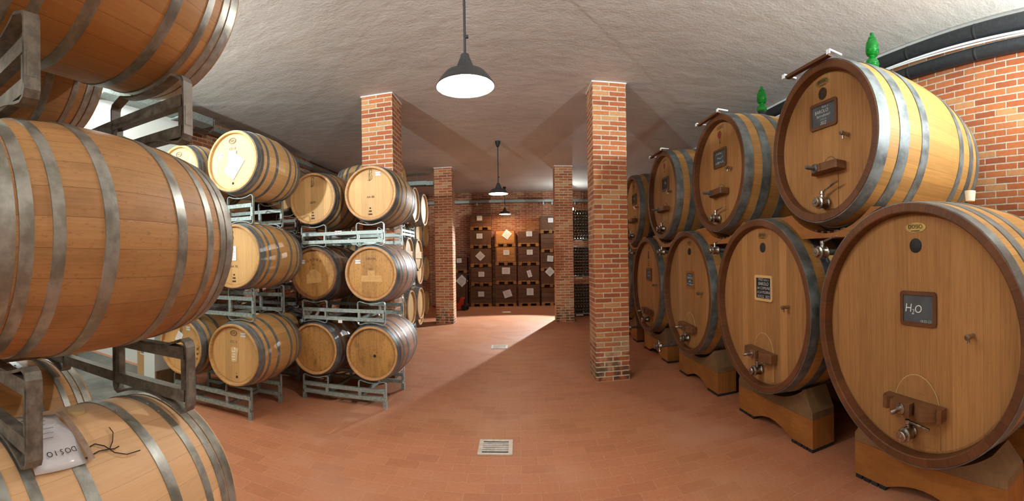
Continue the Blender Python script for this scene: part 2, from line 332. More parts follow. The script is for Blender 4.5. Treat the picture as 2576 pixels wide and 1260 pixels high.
# ---------------------------------------------------------------- barrels
def prof_r(s, L, rb, rh): return rb - (rb - rh) * (2 * abs(s) / L) ** 2.0
_bm = {}
def barrel_meshes(L, rb, rh, N, rimw, inset, hoops, rivets=True, seg=64):
    k = (L, rb, rh, N, rimw, inset, tuple(hoops))
    if k in _bm: return _bm[k]
    P = [(-L/2 + L * i / 24, prof_r(-L/2 + L * i / 24, L, rb, rh)) for i in range(25)]
    ri = rh - rimw
    body = MB().lathe(P, seg, 'y', N)
    rims = []
    for s in (-1, 1):
        r_ = MB(); e = s * L / 2; pr = [(e * .9995, rh + .0005), (e + s * .004, rh - .004), (e + s * .004, ri + .006), (e, ri), (e - s * (inset + .012), ri - .004)]
        for q in (pr[:2], pr[1:3], pr[2:4], pr[3:]): r_.lathe(q, seg, 'y', N * .8)
        rims.append(r_.mesh('rim'))
    heads = []
    for s in (-1, 1):
        h = MB(); y = s * (L / 2 - inset); n = 48; bw = .085 if rh < .4 else .105; R_ = ri + .004
        ring = [(R_ * cos(2*pi*i/n), y, R_ * sin(2*pi*i/n)) for i in range(n)]
        bev = [((R_ - .02) * cos(2*pi*i/n), y + s * .006, (R_ - .02) * sin(2*pi*i/n)) for i in range(n)]
        U = lambda p: (p[0] / bw + 50.3, p[2])
        h.add(ring + bev, [(i, (i+1) % n, n + (i+1) % n, n + i) for i in range(n)], [[U(ring[i]), U(ring[(i+1) % n]), U(bev[(i+1) % n]), U(bev[i])] for i in range(n)])
        h.add(bev, [tuple(range(n))], [[U(p) for p in bev]]); heads.append(h.mesh('head'))
    hp = []
    for a, b in hoops:
        for s in (-1, 1):
            m = MB(); q = [a + (b - a) * i / 3 for i in range(4)]; t = .0035 if rh < .4 else .006
            pr = [(s * q[0], prof_r(q[0], L, rb, rh) - .002)] + [(s * x, prof_r(x, L, rb, rh) + t) for x in q] + [(s * q[3], prof_r(q[3], L, rb, rh) - .002)]
            m.lathe(pr[1:-1], seg, 'y', 1); m.lathe(pr[:2], seg, 'y', 1); m.lathe(pr[-2:], seg, 'y', 1)
            if rivets:
                mid = (a + b) / 2; w = abs(b - a) * .25; rr = .006 if rh < .4 else .011
                for j, (ds, da) in enumerate(((-w, -.05), (w, 0), (-w, .05))):
                    if rh < .4: da *= 1.6
                    ang = .25 * (1 if s > 0 else -1) + da; r0 = prof_r(mid + ds, L, rb, rh) + t
                    T = Matrix.Translation((r0 * sin(ang), s * (mid + ds), r0 * cos(ang))) @ Matrix.Rotation(ang, 4, 'Y')
                    m.lathe([(0, rr), (rr * .4, rr * .75), (rr * .55, .0005)], 8, 'z', 1, T)
            hp.append(m.mesh('hoop'))
    _bm[k] = (body.mesh('body'), rims, heads, hp); return _bm[k]
HS = [(.489, .437), (.428, .388), (.336, .298), (.174, .126)]
def strokes(parent, name, lines, r, mat, loc, label=None):
    b = MB()
    for l in lines: b.tube([(x, 0, z) for x, z in l], r, 5)
    return b.build(name, mat, parent, loc=loc, label=label)
FIG = [[(-.012, .05), (.012, .052)], [(-.008, .05), (-.010, .0), (-.014, -.03), (-.004, -.045), (.006, -.03), (-.002, -.005)], [(.006, .045), (.014, .05), (.014, .03), (.004, .015), (.014, -.005), (.018, -.03), (.006, -.045), (-.006, -.05)], [(-.026, -.045), (-.006, -.048)], [(-.012, .02), (-.012, -.055)]]
def deco(root, items, yf, R, H):
    """marks on the front head; dx, dz are in metres from its centre"""
    yl = yf - .0025
    for it in items:
        k = it[0]
        if k == 'text':
            _, s, dx, dz, sz = it[:5]; link('lettering', text_mesh(s, sz), it[5] if len(it) > 5 else M['brand'], root, (dx, yl, H + dz), FR)
        elif k == 'arc':
            _, s, dx, dz, sz, rr = it
            for i, ch in enumerate(s):
                a = (i - (len(s) - 1) / 2) * sz * .95 / rr; link('lettering', text_mesh(ch, sz), M['brand'], root, (dx + rr * sin(a), yl, H + dz + rr * cos(a) - rr), (pi/2, a, 0))
        elif k == 'sticker':
            _, dx, dz, w, h, s = it
            st = MB().box((0, 0, 0), (w, .002, h)).build('sticker', M['paper'], root, loc=(dx, yl, H + dz), label='small white sticker')
            if s: link('lettering', text_mesh(s, h * .56), M['ink'], st, (0, -.002, 0), FR)
        elif k == 'paper':
            _, dx, dz, w, h, a, nl = it[:7]; yy = it[7] if len(it) > 7 else 0
            p = MB().box((0, 0, 0), (w, .002, h)).build('paper_note', M['paper'], root, loc=(dx, yl - .004 - yy, H + dz), rot=(0, a, 0), label='white paper note')
            b = MB()
            for i in range(nl):
                z = h * (.36 - .72 * i / max(1, nl - 1)); ww = w * random.uniform(.35, .8); b.box((-(w * .84 - ww) / 2 * .6, -.0016, z), (ww, .0006, h * .02))
            b.build('print', M['greyink'], p)
        elif k == 'figure':
            _, dx, dz, sc = it; strokes(root, 'brand_mark', [[(x * sc, z * sc) for x, z in l] for l in FIG], .0016 * sc, M['brand'], (dx, yl, H + dz))
        elif k == 'seal':
            _, dx, dz, r = it; n = 28; e = [[(r * 1.5 * cos(2*pi*i/n), r * sin(2*pi*i/n)) for i in range(n + 1)], [(r * 1.25 * cos(2*pi*i/n), r * .75 * sin(2*pi*i/n)) for i in range(n + 1)]]
            e += [[(x + dx2, z) for x, z in ((-.3*r, -.3*r), (0, .35*r), (.3*r, -.3*r))] for dx2 in (-.5*r, 0, .5*r)]
            strokes(root, 'brand_mark', e, r * .05, M['brand'], (dx, yl, H + dz))
        elif k == 'bars':
            _, dx, dz = it; b = MB()
            for i, w in enumerate((.02, .034, .045)): b.box((0, 0, -.034 * i), (w, .001, .016))
            b.build('brand_mark', M['brand'], root, loc=(dx, yl, H + dz))
        elif k == 'batten':
            _, dz, h, s = it; b = MB(); w = 2 * sqrt(max(.01, R * R - dz * dz)) - .02
            b.box((0, 0, 0), (w - .06, .022, h), uvs=1); ob = b.build('batten', M['mhead'], root, loc=(0, yf - .012, H + dz))
            for sx in (-1, 1):
                for i in (-1, 0, 1): MB().box((sx * (w / 2 - .02), 0, i * h * .36), (.045, .02, h * .18)).build('batten_tongue', M['mhead'], ob)
            if s: link('lettering', text_mesh(s, .032), M['brand'], ob, (-.04, -.0125, 0), FR)
        elif k == 'hole':
            _, dx, dz, r = it; MB().lathe([(-.004, .001), (-.004, r * .8), (0, r)], 16, 'y').build('spile', M['ink'], root, loc=(dx, yl, H + dz))
        elif k == 'patch':
            _, poly, mat = it; MB().prism(poly, -.0008, 0, 'y').build('pale_stencil', mat, root, loc=(0, yl + .001, H))
        elif k == 'torn':
            _, dx, dz, sc = it; b = MB(); b.prism([(-.045*sc, .075*sc), (-.01*sc, .08*sc), (.05*sc, .07*sc), (.04*sc, .02*sc), (.03*sc, -.07*sc), (-.04*sc, -.075*sc)], -.003, 0, 'y')
            t = b.build('torn_note', M['tan_tape'], root, loc=(dx, yl, H + dz), label='torn beige paper note'); b2 = MB()
            for i in range(4): b2.box((-.012*sc + .006 * (i % 2), -.004, (.035 - .028 * i)*sc), (.04*sc, .001, .009*sc))
            b2.prism([(-.005*sc, .078*sc), (.012*sc, .078*sc), (.008*sc, .03*sc)], -.0045, -.003, 'y').build('x', M['paper'], t).name = 'torn_edge'
def barrel(x, y, z, rz, label, body='med', head='mhead', hoop='hoop', L=.93, rb=.345, rh=.296, items=(), group='oak barrels on the racks', bung=True, bhead=None, bare=False, rim=None):
    me, rims, heads, hp = barrel_meshes(L, rb, rh, 30, .024, .036, [(a * L, b * L) for a, b in HS])
    root = thing('wine_barrel', label, 'barrel', (x, y, z - rb), rz, group); H = rb
    link('body', me, M[body], root, (0, 0, H))
    for i in (0, 1): link('rim', rims[i], M[rim or body], root, (0, 0, H)); link('head', heads[i], M[head], root, (0, 0, H))
    for h in hp: link('hoop', h, M[hoop], root, (0, 0, H))
    if bung: MB().lathe([(0, .026), (.008, .031), (.017, .030), (.019, .001)], 18, 'z').build('bung', M['silicone'], root, loc=(0, 0, H + rb - .004))
    deco(root, items, -L/2 + .030, rh - .03, H)
    return root
# -- rack by the left edge (axis along the aisle)
A1 = -.10
barrel(-1.245, .705, .775, .09, 'fresh tan oak barrel with a paper sleeve on it, lowest of the nearest stack', 'fresh', 'mhead', 'hoopl', .9, .366, .334, group='barrels in the nearest stack')
barrel(-1.242, .70, 1.722, .09, 'weathered brown oak barrel filling the left edge, middle of the nearest stack', 'brown', 'mhead', 'hoopl', .9, .368, .334, group='barrels in the nearest stack')
barrel(-1.246, .755, 2.68, .10, 'brown oak barrel at the top left corner, topmost of the nearest stack', 'tan', 'mhead', 'hoopl', .93, .358, .330, group='barrels in the nearest stack')
barrel(-2.02, .635, .775, .09, 'shaded oak barrel lying beyond the tan barrel with the paper sleeve', 'tan', 'mhead', 'hoopl', .9, .366, .33, group='barrels in the nearest stack')
barrel(-2.02, .635, 1.722, .09, 'oak barrel mostly hidden behind the big weathered barrel at the left edge', 'brown', 'mhead', 'hoopl', .9, .366, .33, group='barrels in the nearest stack')
barrel(-2.022, .68, 2.68, .10, 'dark brown barrel seen beneath the topmost barrel at the upper left', 'brown', 'mhead', 'hoopl', .93, .362, .33, group='barrels in the nearest stack')
# -- second rack (heads towards the viewer)
X2, Y2, G2 = -2.74, 3.825, 'barrels in the rack with the white notes'
SQ = lambda dx, dz: ('sticker', dx, dz, .062, .042, 'SQNPI')
barrel(X2, Y2, 2.68, .05, 'pale new oak barrel with a tilted white sheet on its head, under the ceiling', 'pale', 'phead', 'hoop', .95, .362, .312, group=G2,
       items=[('seal', .0, .215, .03), ('text', 'CG 12', 0, .135, .032), SQ(-.165, .085), ('paper', .02, -.05, .155, .235, .66, 12), ('paper', .0, .045, .095, .135, .06, 5, .004), ('text', 'TR', 0, -.185, .02), ('hole', 0, -.225, .013)])
barrel(X2, Y2, 1.70, .05, 'barrel with a narrow white note and AA 76, half hidden behind the nearest stack', 'med', 'mhead', 'hoop', .95, .362, .328, group=G2,
       items=[('figure', -.02, .21, 1.0), ('paper', 0, .03, .065, .15, 0, 8), ('text', 'AA 76', 0, -.105, .035), ('bars', .0, -.19)])
barrel(X2 - .04, Y2 + .03, .675, .05, 'oak barrel with a torn beige note on its head, standing lowest in its rack', 'med', 'mhead', 'hoop', .95, .37, .318, group=G2,
       items=[('seal', 0, .225, .028), SQ(.12, .215), ('text', 'CG 12', .0, .135, .034), ('torn', .01, .0, 1.0), ('text', 'TR', .03, -.19, .02), ('hole', .035, -.225, .014)])
barrel(X2 - .76, Y2 - .04, 2.67, .05, 'pale new oak barrel on top, partly behind the dull steel frame at upper left', 'pale', 'phead', 'hoop', .95, .362, .312, group=G2, items=[('seal', .0, .215, .03), ('text', 'CG 12', 0, .135, .032)])
barrel(X2 - .76, Y2 - .04, 1.70, .05, 'oak barrel on the middle tier hidden behind the weathered barrel at the left edge', 'med', 'mhead', 'hoop', .95, .362, .32, group=G2)
barrel(X2 - .785, Y2 - .01, .68, .05, 'pale oak barrel with a wooden batten across its head, behind the lower steel frame', 'med', 'mhead', 'hoop', .95, .366, .32, group=G2,
       items=[('figure', 0, .21, 1.1), SQ(.11, .21), ('paper', -.03, .1, .085, .12, .5, 4), ('batten', -.03, .15, 'A 888'), ('bars', .06, -.18)])
G2B = 'barrels in the dark row along the left wall'
for zz, w in ((2.62, 'top'), (1.70, 'middle'), (.68, 'bottom')):
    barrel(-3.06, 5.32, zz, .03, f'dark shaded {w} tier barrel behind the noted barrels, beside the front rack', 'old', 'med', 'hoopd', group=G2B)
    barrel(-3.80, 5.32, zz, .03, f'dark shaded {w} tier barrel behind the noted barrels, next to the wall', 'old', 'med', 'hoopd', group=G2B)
# -- front rack, two wide and three high
G3 = 'barrels in the front rack with six heads'
X3, Y3 = -1.615, 4.84
barrel(X3 - .003, Y3 + .03, 2.39, .01, 'oak barrel with the figure AA 88, top right of the front rack', 'med', 'mhead', 'hoopd', .95, .35, .302, group=G3, rim='brown',
       items=[('figure', .0, .205, 1.2), SQ(.09, .215), ('text', 'AA 88', -.0, -.04, .035), ('bars', -.005, -.165)])
barrel(X3 - .722, Y3 + .02, 2.38, -.01, 'oak barrel with the figure AB70, top left of the front rack', 'med', 'mhead', 'hoopd', .95, .35, .302, group=G3, rim='brown',
       items=[('figure', .0, .20, 1.1), ('text', 'AB70', 0, -.045, .036), ('bars', -.0, -.165)])
barrel(X3, Y3, 1.49, .01, 'stained ochre barrel reading ORION, middle right of the front rack', 'pink', 'rust', 'hoop', .95, .348, .302, group=G3, rim='brown',
       items=[SQ(-.155, .135), ('text', 'ORION', .0, .165, .036), ('text', '. . .', .03, .135, .04), ('text', 'A  T  9  7', 0, .095, .014), ('text', '5 4 7 3', 0, .05, .02),
              ('patch', [(-.12, -.09), (.13, -.09), (.12, -.02), (.045, -.02), (.045, .035), (-.04, .035), (-.04, -.02), (-.11, -.02)], M['ghost'])])
barrel(X3 - .712, Y3, 1.49, -.0, 'stained ochre barrel reading GAMBA, middle left of the front rack', 'old', 'rust', 'hoopd', .95, .348, .302, group=G3,
       items=[SQ(-.155, .14), ('arc', 'GAMBA', .0, .165, .046, .2), ('text', 'TC', 0, .10, .034), ('text', 'MT', 0, .06, .02), 
              ('patch', [(-.1, -.12), (.1, -.1), (.09, .0), (.02, .05), (-.04, .045), (-.1, -.02)], M['ghost'])])
barrel(X3, Y3, .605, .01, 'stained ochre barrel with a dark drip spot, bottom right of the front rack', 'pink', 'rust', 'hoop', .95, .348, .30, group=G3, items=[('hole', .03, -.03, .016)], rim='brown')
barrel(X3 - .712, Y3, .605, -.01, 'stained ochre barrel with a plain mottled head, bottom left of the front rack', 'old', 'rust', 'hoop', .95, .348, .30, group=G3, rim='brown')
# -- stacks beyond the left pillar, heads towards the aisle
G4 = 'barrels beyond the left pillar with heads to the aisle'
barrel(-2.28, 6.345, 2.82, pi/2, 'pale barrel lying crosswise behind the left pillar, above the front rack', 'pale', 'phead', 'hoop', .98, .372, .31, group=G4)
barrel(-2.30, 6.345, 1.72, pi/2, 'shaded middle barrel under the pale crosswise barrel behind the left pillar', 'brown', 'mhead', 'hoopd', group=G4)
barrel(-2.30, 6.345, .80, pi/2, 'shaded bottom barrel under the pale crosswise barrel behind the left pillar', 'brown', 'mhead', 'hoopd', group=G4)
wd = {0: 'nearer', 1: 'farther'}; tn = {0: 'bottom', 1: 'middle', 2: 'top'}
S1 = {(2, 0): (-1.75, 7.07, 2.59), (2, 1): (-1.75, 7.77, 2.575), (1, 0): (-1.87, 7.07, 1.72), (1, 1): (-1.87, 7.77, 1.72), (0, 0): (-1.84, 7.07, .80), (0, 1): (-1.84, 7.77, .80)}
for (t, k), (x, y, z) in S1.items():
    it = [('batten', .0, .13, '')] if t == 1 else ([('paper', .03, .09, .05, .04, 0, 2)] if (t, k) == (2, 0) else [])
    barrel(x - .465, y, z, pi/2, f'{wd[k]} {tn[t]} tier barrel in the aisle-facing stack behind the left brick pillar', 'med' if t else 'brown', 'mhead', 'hoop', .93, .338, .296, group=G4, items=it)
S2 = {(0, 0): (-2.32, 9.62, .53), (0, 1): (-2.30, 10.32, .53), (1, 0): (-2.31, 9.62, 1.40), (1, 1): (-2.29, 10.32, 1.40), (2, 0): (-2.31, 9.62, 2.24), (2, 1): (-2.29, 10.32, 2.24)}
for (t, k), (x, y, z) in S2.items():
    barrel(x - .465, y, z, pi/2, f'{wd[k]} {tn[t]} tier barrel in the last stack, next to the distant left pillar', 'med', 'mhead', 'hoop', .93, .338, .296, group='barrels in the last stack')
for t, z in ((0, .53), (1, 1.40)):
    barrel(-2.55, 8.75, z, pi/2, f'shaded {tn[t]} tier barrel set back between the two aisle-facing stacks', 'brown', 'mhead', 'hoopd', .93, .338, .296, group='barrels in the last stack')

# ---------------------------------------------------------------- barrel racks
def arc_pts(cx, cz, r, a0, a1, n=9): return [(cx + r * sin(a0 + (a1 - a0) * i / n), cz + r * cos(a0 + (a1 - a0) * i / n)) for i in range(n + 1)]
def rack(label, group, cx, cy, rz, bx, depth, zl, zu, rl, ru, mat='galv', cw=.15, floor=False, sw=.034, rs=.04, st=.007, ov=None, hi=False):
    """bx: x of each barrel axis (local); zl / zu: axis heights below / above; rl / ru: radii that the straps hug"""
    root = thing('barrel_rack', label, 'rack', (cx, cy, 0), rz, group); m = M[mat]
    ruf = ru if isinstance(ru, tuple) else (ru, ru); rlf = rl if isinstance(rl, tuple) else (rl, rl); ru, rl = max(ruf), max(rlf)
    zt = zu - ru * .93; rt = zu - ru - .085
    if floor: rb_, zb = .10, 0.0
    else: rb_, zb = zl + rl + .035, zl + rl * .93
    if ov: zt, rt, rb_, zb = ov
    xs = sorted([b + s * cw for b in bx for s in (-1, 1)]); x0, x1 = xs[0], xs[-1]
    for yy in (-depth / 2, depth / 2):
        for zz in (rt, rb_): MB().box(((x0 + x1) / 2, yy, zz), (x1 - x0, rs, rs)).build('rail', m, root)
        for x in xs: MB().box((x, yy, (rt + rb_) / 2), (rs * .8, rs * .8, rt - rb_ - rs)).build('upright', m, root)
        if floor:
            for x in (x0, x1): MB().box((x, yy, rb_ / 2 - .01), (rs, rs, rb_ - .02 + .0)).build('foot', m, root)
        for b in bx:
            l, r = b - cw - .012, b + cw + .012; q = .025
            def loop(zend, sgn, cz, rad, zbase):
                a = math.asin(min(.95, (cw - .045) / rad)); mid = arc_pts(b, cz, rad, pi - (-a), pi + (-a)) if sgn > 0 else arc_pts(b, cz, rad, -a, a)
                if sgn > 0: mid = [(b + rad * sin(t), cz - rad * cos(t)) for t in [(-a + 2 * a * i / 9) for i in range(10)]]
                return [(l, zbase), (l, zend - sgn * q), (l + q * .3, zend - sgn * q * .3), (l + q, zend)] + mid + [(r - q, zend), (r - q * .3, zend - sgn * q * .3), (r, zend - sgn * q), (r, zbase)]
            MB().strap([(x, yy, z) for x, z in loop(zt, 1, zu, ruf[yy > 0] + st + .012, rb_)], (0, 1, 0), sw, st).build('cradle', m, root)
            if not floor: MB().strap([(x, yy, z) for x, z in loop(zb, -1, zl, rlf[yy > 0] + st + .012, rt)], (0, 1, 0), sw, st).build('cradle', m, root)
    for x in ((xs[1], xs[-2]) if len(xs) > 2 else xs):
        for zz in ((rt,) if hi else (rb_,)): MB().box((x, 0, zz - .001), (rs * .8, depth - rs, rs * .9)).build('side_beam', m, root)
    return root
R3G = 'galvanised racks of the front stack'
rack('galvanised steel rack standing on the floor under the front stack of six barrels', R3G, X3 - .352, 4.76, .0, (-.358, .352), .72, 0, .605, 0, (.316, .334), floor=True)
rk = rack('galvanised steel rack between the bottom and middle barrels of the front stack', R3G, X3 - .352, 4.76, .0, (-.358, .352), .72, .606, 1.489, (.317, .335), (.317, .335))
MB().box((-.02, -.382, .945), (.05, .003, .035)).build('rail_label', M['paper'], rk, label='small white label')
rk = rack('galvanised steel rack between the middle and top barrels of the front stack', R3G, X3 - .352, 4.76, .0, (-.358, .352), .72, 1.49, 2.378, (.317, .335), (.324, .340))
rl_ = MB().box((-.03, -.382, 1.965), (.085, .003, .035)).build('rail_label', M['paper'], rk, label='small white label'); link('lettering', text_mesh('SQNPI', .028), M['ink'], rl_, (-.03, -.3845, 1.965), FR)
R2G = 'galvanised racks holding the barrels with white notes'
rack('galvanised floor rack under the barrel with the torn beige note', R2G, X2 - .425, 3.785, .05, (-.385, .385), .62, 0, .673, 0, (.334, .366), floor=True)
rack('galvanised rack just above the barrel with the torn beige note', R2G, X2 - .38, 3.80, .05, (-.38, .38), .62, .682, 1.698, (.334, .366), (.348, .358))
rack('galvanised rack under the top barrel with the tilted white sheet', R2G, X2 - .38, 3.80, .05, (-.38, .38), .62, 1.702, 2.668, (.348, .358), (.338, .352))
for k, (a, b) in enumerate(((None, .68), (.68, 1.70), (1.70, 2.62))):
    rack(f'dull steel rack on the {("floor", "second level", "third level")[k]} of the dark row along the left wall', 'racks of the dark row', -3.43, 5.30, 0, (-.37, .37), .62, a or 0, b, .338, .338, 'galvd', floor=a is None)
R1G = 'dull steel racks of the nearest stack'
kw = dict(mat='galvd', cw=.185, sw=.05, rs=.042, st=.008)
rack('dull steel rack under the lowest barrels of the nearest stack at left', R1G, -1.612, .695, .09, (-.39, .39), .62, 0, .775, 0, .357, floor=True, **kw)
rack('dull steel rack between the paper-topped barrel and the weathered barrel at the left edge', R1G, -1.612, .695, .09, (-.39, .39), .62, .777, 1.720, .359, .366, ov=(1.372, 1.325, 1.175, 1.115), hi=True, **kw)
rack('dull steel rack at the upper left carrying the topmost barrel', R1G, -1.612, .695, .09, (-.39, .39), .62, 1.724, 2.678, .366, .356, ov=(2.315, 2.225, 2.115, 2.078), **kw)
R4G = 'galvanised racks facing the aisle'
for k, (a, b) in enumerate(((None, .80), (.80, 1.72), (1.722, 2.573))):
    rack(f'galvanised rack on the {("floor", "second level", "third level")[k]} of the aisle-facing stack behind the left pillar', R4G, -2.32, 7.42, pi/2, (-.35, .35), .62, a or 0, b, .334, .334, floor=a is None)
for k, (a, b) in enumerate(((None, .80), (.80, 1.72), (1.72, 2.82))):
    rack(f'single-width galvanised rack on the {("floor", "second level", "third level")[k]} right behind the left brick pillar', R4G, -2.30, 6.345, pi/2, (0,), .62, a or 0, b, .333, .333 if k < 2 else .362, floor=a is None)
for k, (a, b) in enumerate(((None, .53), (.53, 1.40), (1.40, 2.24))):
    rack(f'galvanised rack on the {("floor", "second level", "third level")[k]} of the last stack by the distant left pillar', R4G, -2.77, 9.97, pi/2, (-.35, .35), .62, a or 0, b, .326, .326, floor=a is None)

for k, (a, b) in enumerate(((None, .53), (.53, 1.40))):
    rack(f'single-width galvanised rack on the {("floor", "second level")[k]} between the two aisle-facing stacks', R4G, -2.55, 8.75, pi/2, (0,), .62, a or 0, b, .326, .326, floor=a is None)
# ---------------------------------------------------------------- large casks
XC = 2.05
HC = [(.499, .437), (.372, .308), (.215, .16)]
def lathe_obj(prof, mat, parent, name, loc, axis='y', seg=20, rot=None): return MB().lathe(prof, seg, axis).build(name, M[mat], parent, loc=loc, rot=rot)
def tap(root, x, y, z, sc=1.0, lever=(1, .1), part=True):
    """steel plug valve sticking out along local -y with a lever on top"""
    t = lathe_obj([(0, .02*sc), (-.02*sc, .02*sc), (-.02*sc, .042*sc), (-.032*sc, .046*sc), (-.04*sc, .04*sc), (-.085*sc, .04*sc), (-.09*sc, .047*sc), (-.1*sc, .047*sc), (-.105*sc, .034*sc), (-.13*sc, .034*sc), (-.134*sc, .03*sc), (-.134*sc, .01*sc), (-.14*sc, .009*sc), (-.141*sc, .001)], 'steel', root, 'tap', (x, y, z))
    lathe_obj([(.035*sc, .016*sc), (.06*sc, .014*sc), (.065*sc, .018*sc), (.085*sc, .016*sc), (.088*sc, .001)], 'steel', t, 'spindle', (0, -.062*sc, 0), 'z', 14)
    lx, lz = lever; MB().tube([(0, -.062*sc, .075*sc), (lx*.05*sc, -.062*sc, .08*sc + lz*.05*sc), (lx*.11*sc, -.064*sc, .08*sc + lz*.12*sc), (lx*.165*sc, -.066*sc, .08*sc + lz*.165*sc)], .0075*sc, 8).build('lever', M['steel'], t)
    return t
def cask(y, z, R, L, label, grp, kind, lever=(1, .1), barx=.03, bh=1.0):
    rb = R + (.045 if kind == 'low' else .075); N = 40
    me, rims, heads, hp = barrel_meshes(L, rb, R, N, .055, .07, [(a * L, b * L) for a, b in HC], seg=96)
    root = thing('large_cask', label, 'cask', (XC + L/2, y, z - rb), -pi/2, grp); H = rb; yf = -L/2 + .064
    link('body', me, M['cask'], root, (0, 0, H))
    for i in (0, 1): link('rim', rims[i], M['rim'], root, (0, 0, H), label='dark brown rim of stave ends'); link('head', heads[i], M['chead'], root, (0, 0, H))
    for h in hp: link('hoop', h, M['hoopc'], root, (0, 0, H))
    k = R / .785
    # arched manhole door with its clamp bar
    w = .17*k if kind == 'low' else .11*k; zt = -.30*k if kind == 'low' else -.17*k; zb = -sqrt((R - .085)**2 - w*w)
    arc = [(-w, zb), (w, zb)] + [(w * cos(a), zt - w + w * sin(a) * 1.25) for a in [pi * i / 14 for i in range(15)]]
    MB().prism([(p[0], p[1]) for p in arc], -.006, .0, 'y').build('manhole_door', M['chead'], root, loc=(barx, yf - .001, H))
    seam = [(p[0], 0, p[1]) for p in arc[2:]]
    MB().tube(seam, .0022, 5).build('door_seam', M['tan_tape'] if kind == 'low' else M['brand'], root, loc=(barx, yf - .006, H))
    bz = zt - w * .85; bw = .215*k if kind == 'low' else .225*k
    if kind == 'low':   # bar with two scooped lobes
        pl = [(-bw, -.0), (-bw, -.05), (-bw*.92, -.085), (-bw*.78, -.085), (-bw*.66, -.05), (-bw*.60, -.045), (-bw*.60, -.10), (bw*.08, -.10), (bw*.08, -.05)] + [(bw*(.08 + .74*i/8), -.05 - .06*sin(pi*i/8)) for i in range(1, 8)] + [(bw*.84, -.05), (bw*.9, -.075), (bw, -.06), (bw, 0)]
    else: pl = [(-bw, 0), (-bw, -.04), (-bw*.55, -.10), (bw*.0, -.10), (bw*.02, -.088), (bw*.04, -.10), (bw*.92, -.10), (bw, -.09), (bw, 0)]
    cb = MB().prism([(a, b) for a, b in pl], -.038*k, .038*k, 'z').build('clamp_bar', M['bar'], root, loc=(barx, yf - .008, H + bz), rot=(0, .05 if kind == 'low' else -.03, 0))
    lathe_obj([(0, .034), (-.006, .034), (-.01, .014), (-.012, .0145), (-.075, .0145), (-.078, .012), (-.085, .012), (-.09, .001)], 'steel' if kind == 'low' else 'hoopd', cb, 'bolt', (-bw*.22 if kind == 'low' else -bw*.35, -.10, 0))
    tap(root, barx - .03, yf, H - R + (.185 if kind == 'low' else .135), 1.0, lever)
    st = MB().lathe([(0, .014), (-.05, .014), (-.052, .017), (-.075, .017), (-.076, .001)], 14, 'y'); st.lathe([(0, .008), (-.03, .008), (-.032, .001)], 10, 'z', 1, Matrix.Translation((0, -.055, -.01)))
    st.build('sample_tap', M['steel'], root, loc=(.42*k if kind == 'low' else .33*k, yf, H + .02))
    return root, H, yf
def slate(y, z, w, h, label, lines, x=None, frame='frame', board='slate', tilt=0.0):
    root = thing('chalkboard', label, 'chalkboard', (XC + .062, y, z - h/2), -pi/2, 'slates hung on the casks'); root.rotation_euler = (0, 0, -pi/2)
    fw = .024; b = MB()
    def rr(w, h, r): return [(sx*(w/2 - r) + r*cos(a0 + q*pi/8), sz*(h/2 - r) + r*sin(a0 + q*pi/8)) for sx, sz, a0 in ((1, 1, 0), (-1, 1, pi/2), (-1, -1, pi), (1, -1, 3*pi/2)) for q in range(5)]
    o, i = rr(w, h, .022), rr(w - 2*fw, h - 2*fw, .004); n = len(o); vs = []; fs = []
    for yy in (-.012, 0): vs += [(p[0], yy, p[1]) for p in o] + [(p[0], yy, p[1]) for p in i]
    for k in range(n):
        k2 = (k+1) % n
        fs += [(k, k2, n+k2, n+k), (2*n+k, 2*n+k2, 3*n+k2, 3*n+k), (k, k2, 2*n+k2, 2*n+k), (n+k, n+k2, 3*n+k2, 3*n+k)]
    b.add(vs, fs, [[(.2, vs[q][0]*2 + vs[q][2]) for q in f] for f in fs]); b.build('frame', M[frame], root, loc=(0, 0, h/2))
    s = MB().box((0, -.004, h/2), (w - 2*fw + .004, .004, h - 2*fw + .004)).build('slate', M[board], root)
    for it in lines:
        if it[0] == '~':
            pts = []; rn = random.Random(int(it[1]*1e4 + it[2]*1e3)); x = it[1]
            while x < it[1] + it[3]: pts.append((x, it[2] + rn.uniform(-.5, .5) * it[4])); x += it[4] * rn.uniform(.25, .5)
            strokes(s, 'chalk_scrawl', [pts], .0011, M['chalk'], (0, -.0075, h/2))
        else: link('chalk_writing', text_mesh(it[0], it[3], 'CENTER', -.0006, .14), M['chalk'], s, (it[1], -.0075, h/2 + it[2]), FR)
    return root
def plate(root, dx, z, yf, w, s, mat='brass'):
    n = 32; p = MB().prism([(w/2*cos(2*pi*i/n), w*.2*sin(2*pi*i/n)) for i in range(n)], -.003, 0, 'y').build('name_plate', M[mat], root, loc=(dx, yf, z), label='oval metal plate')
    link('lettering', text_mesh(s, w*.23, wt=.0), M['ink'], p, (0, -.0042, .004), FR); MB().box((0, -.0036, -w*.135), (w*.4, .0008, w*.03)).build('small_print', M['ink'], p)
def cap(root, dx, z, yf, r, mat='black'): lathe_obj([(0, r), (-.004, r), (-.006, r*.93), (-.006, .001)], mat, root, 'round_cap', (dx, yf, z), seg=32)
CB = 'large casks in the bottom row'; CT = 'large casks in the top row'
bot = [(1.549, 1.150, .80, 'nearest bottom row cask on the right, with the slate reading H2O'), (3.233, 1.180, .778, 'bottom row cask with the pale-framed black slate, second from the right'),
       (4.915, 1.171, .767, 'third bottom row cask, with the small wood-framed slate, beside the right brick pillar'), (6.579, 1.168, .757, 'fourth bottom row cask, narrow beside the right brick pillar'),
       (8.25, 1.165, .755, 'farthest bottom row cask, hidden behind the right brick pillar')]
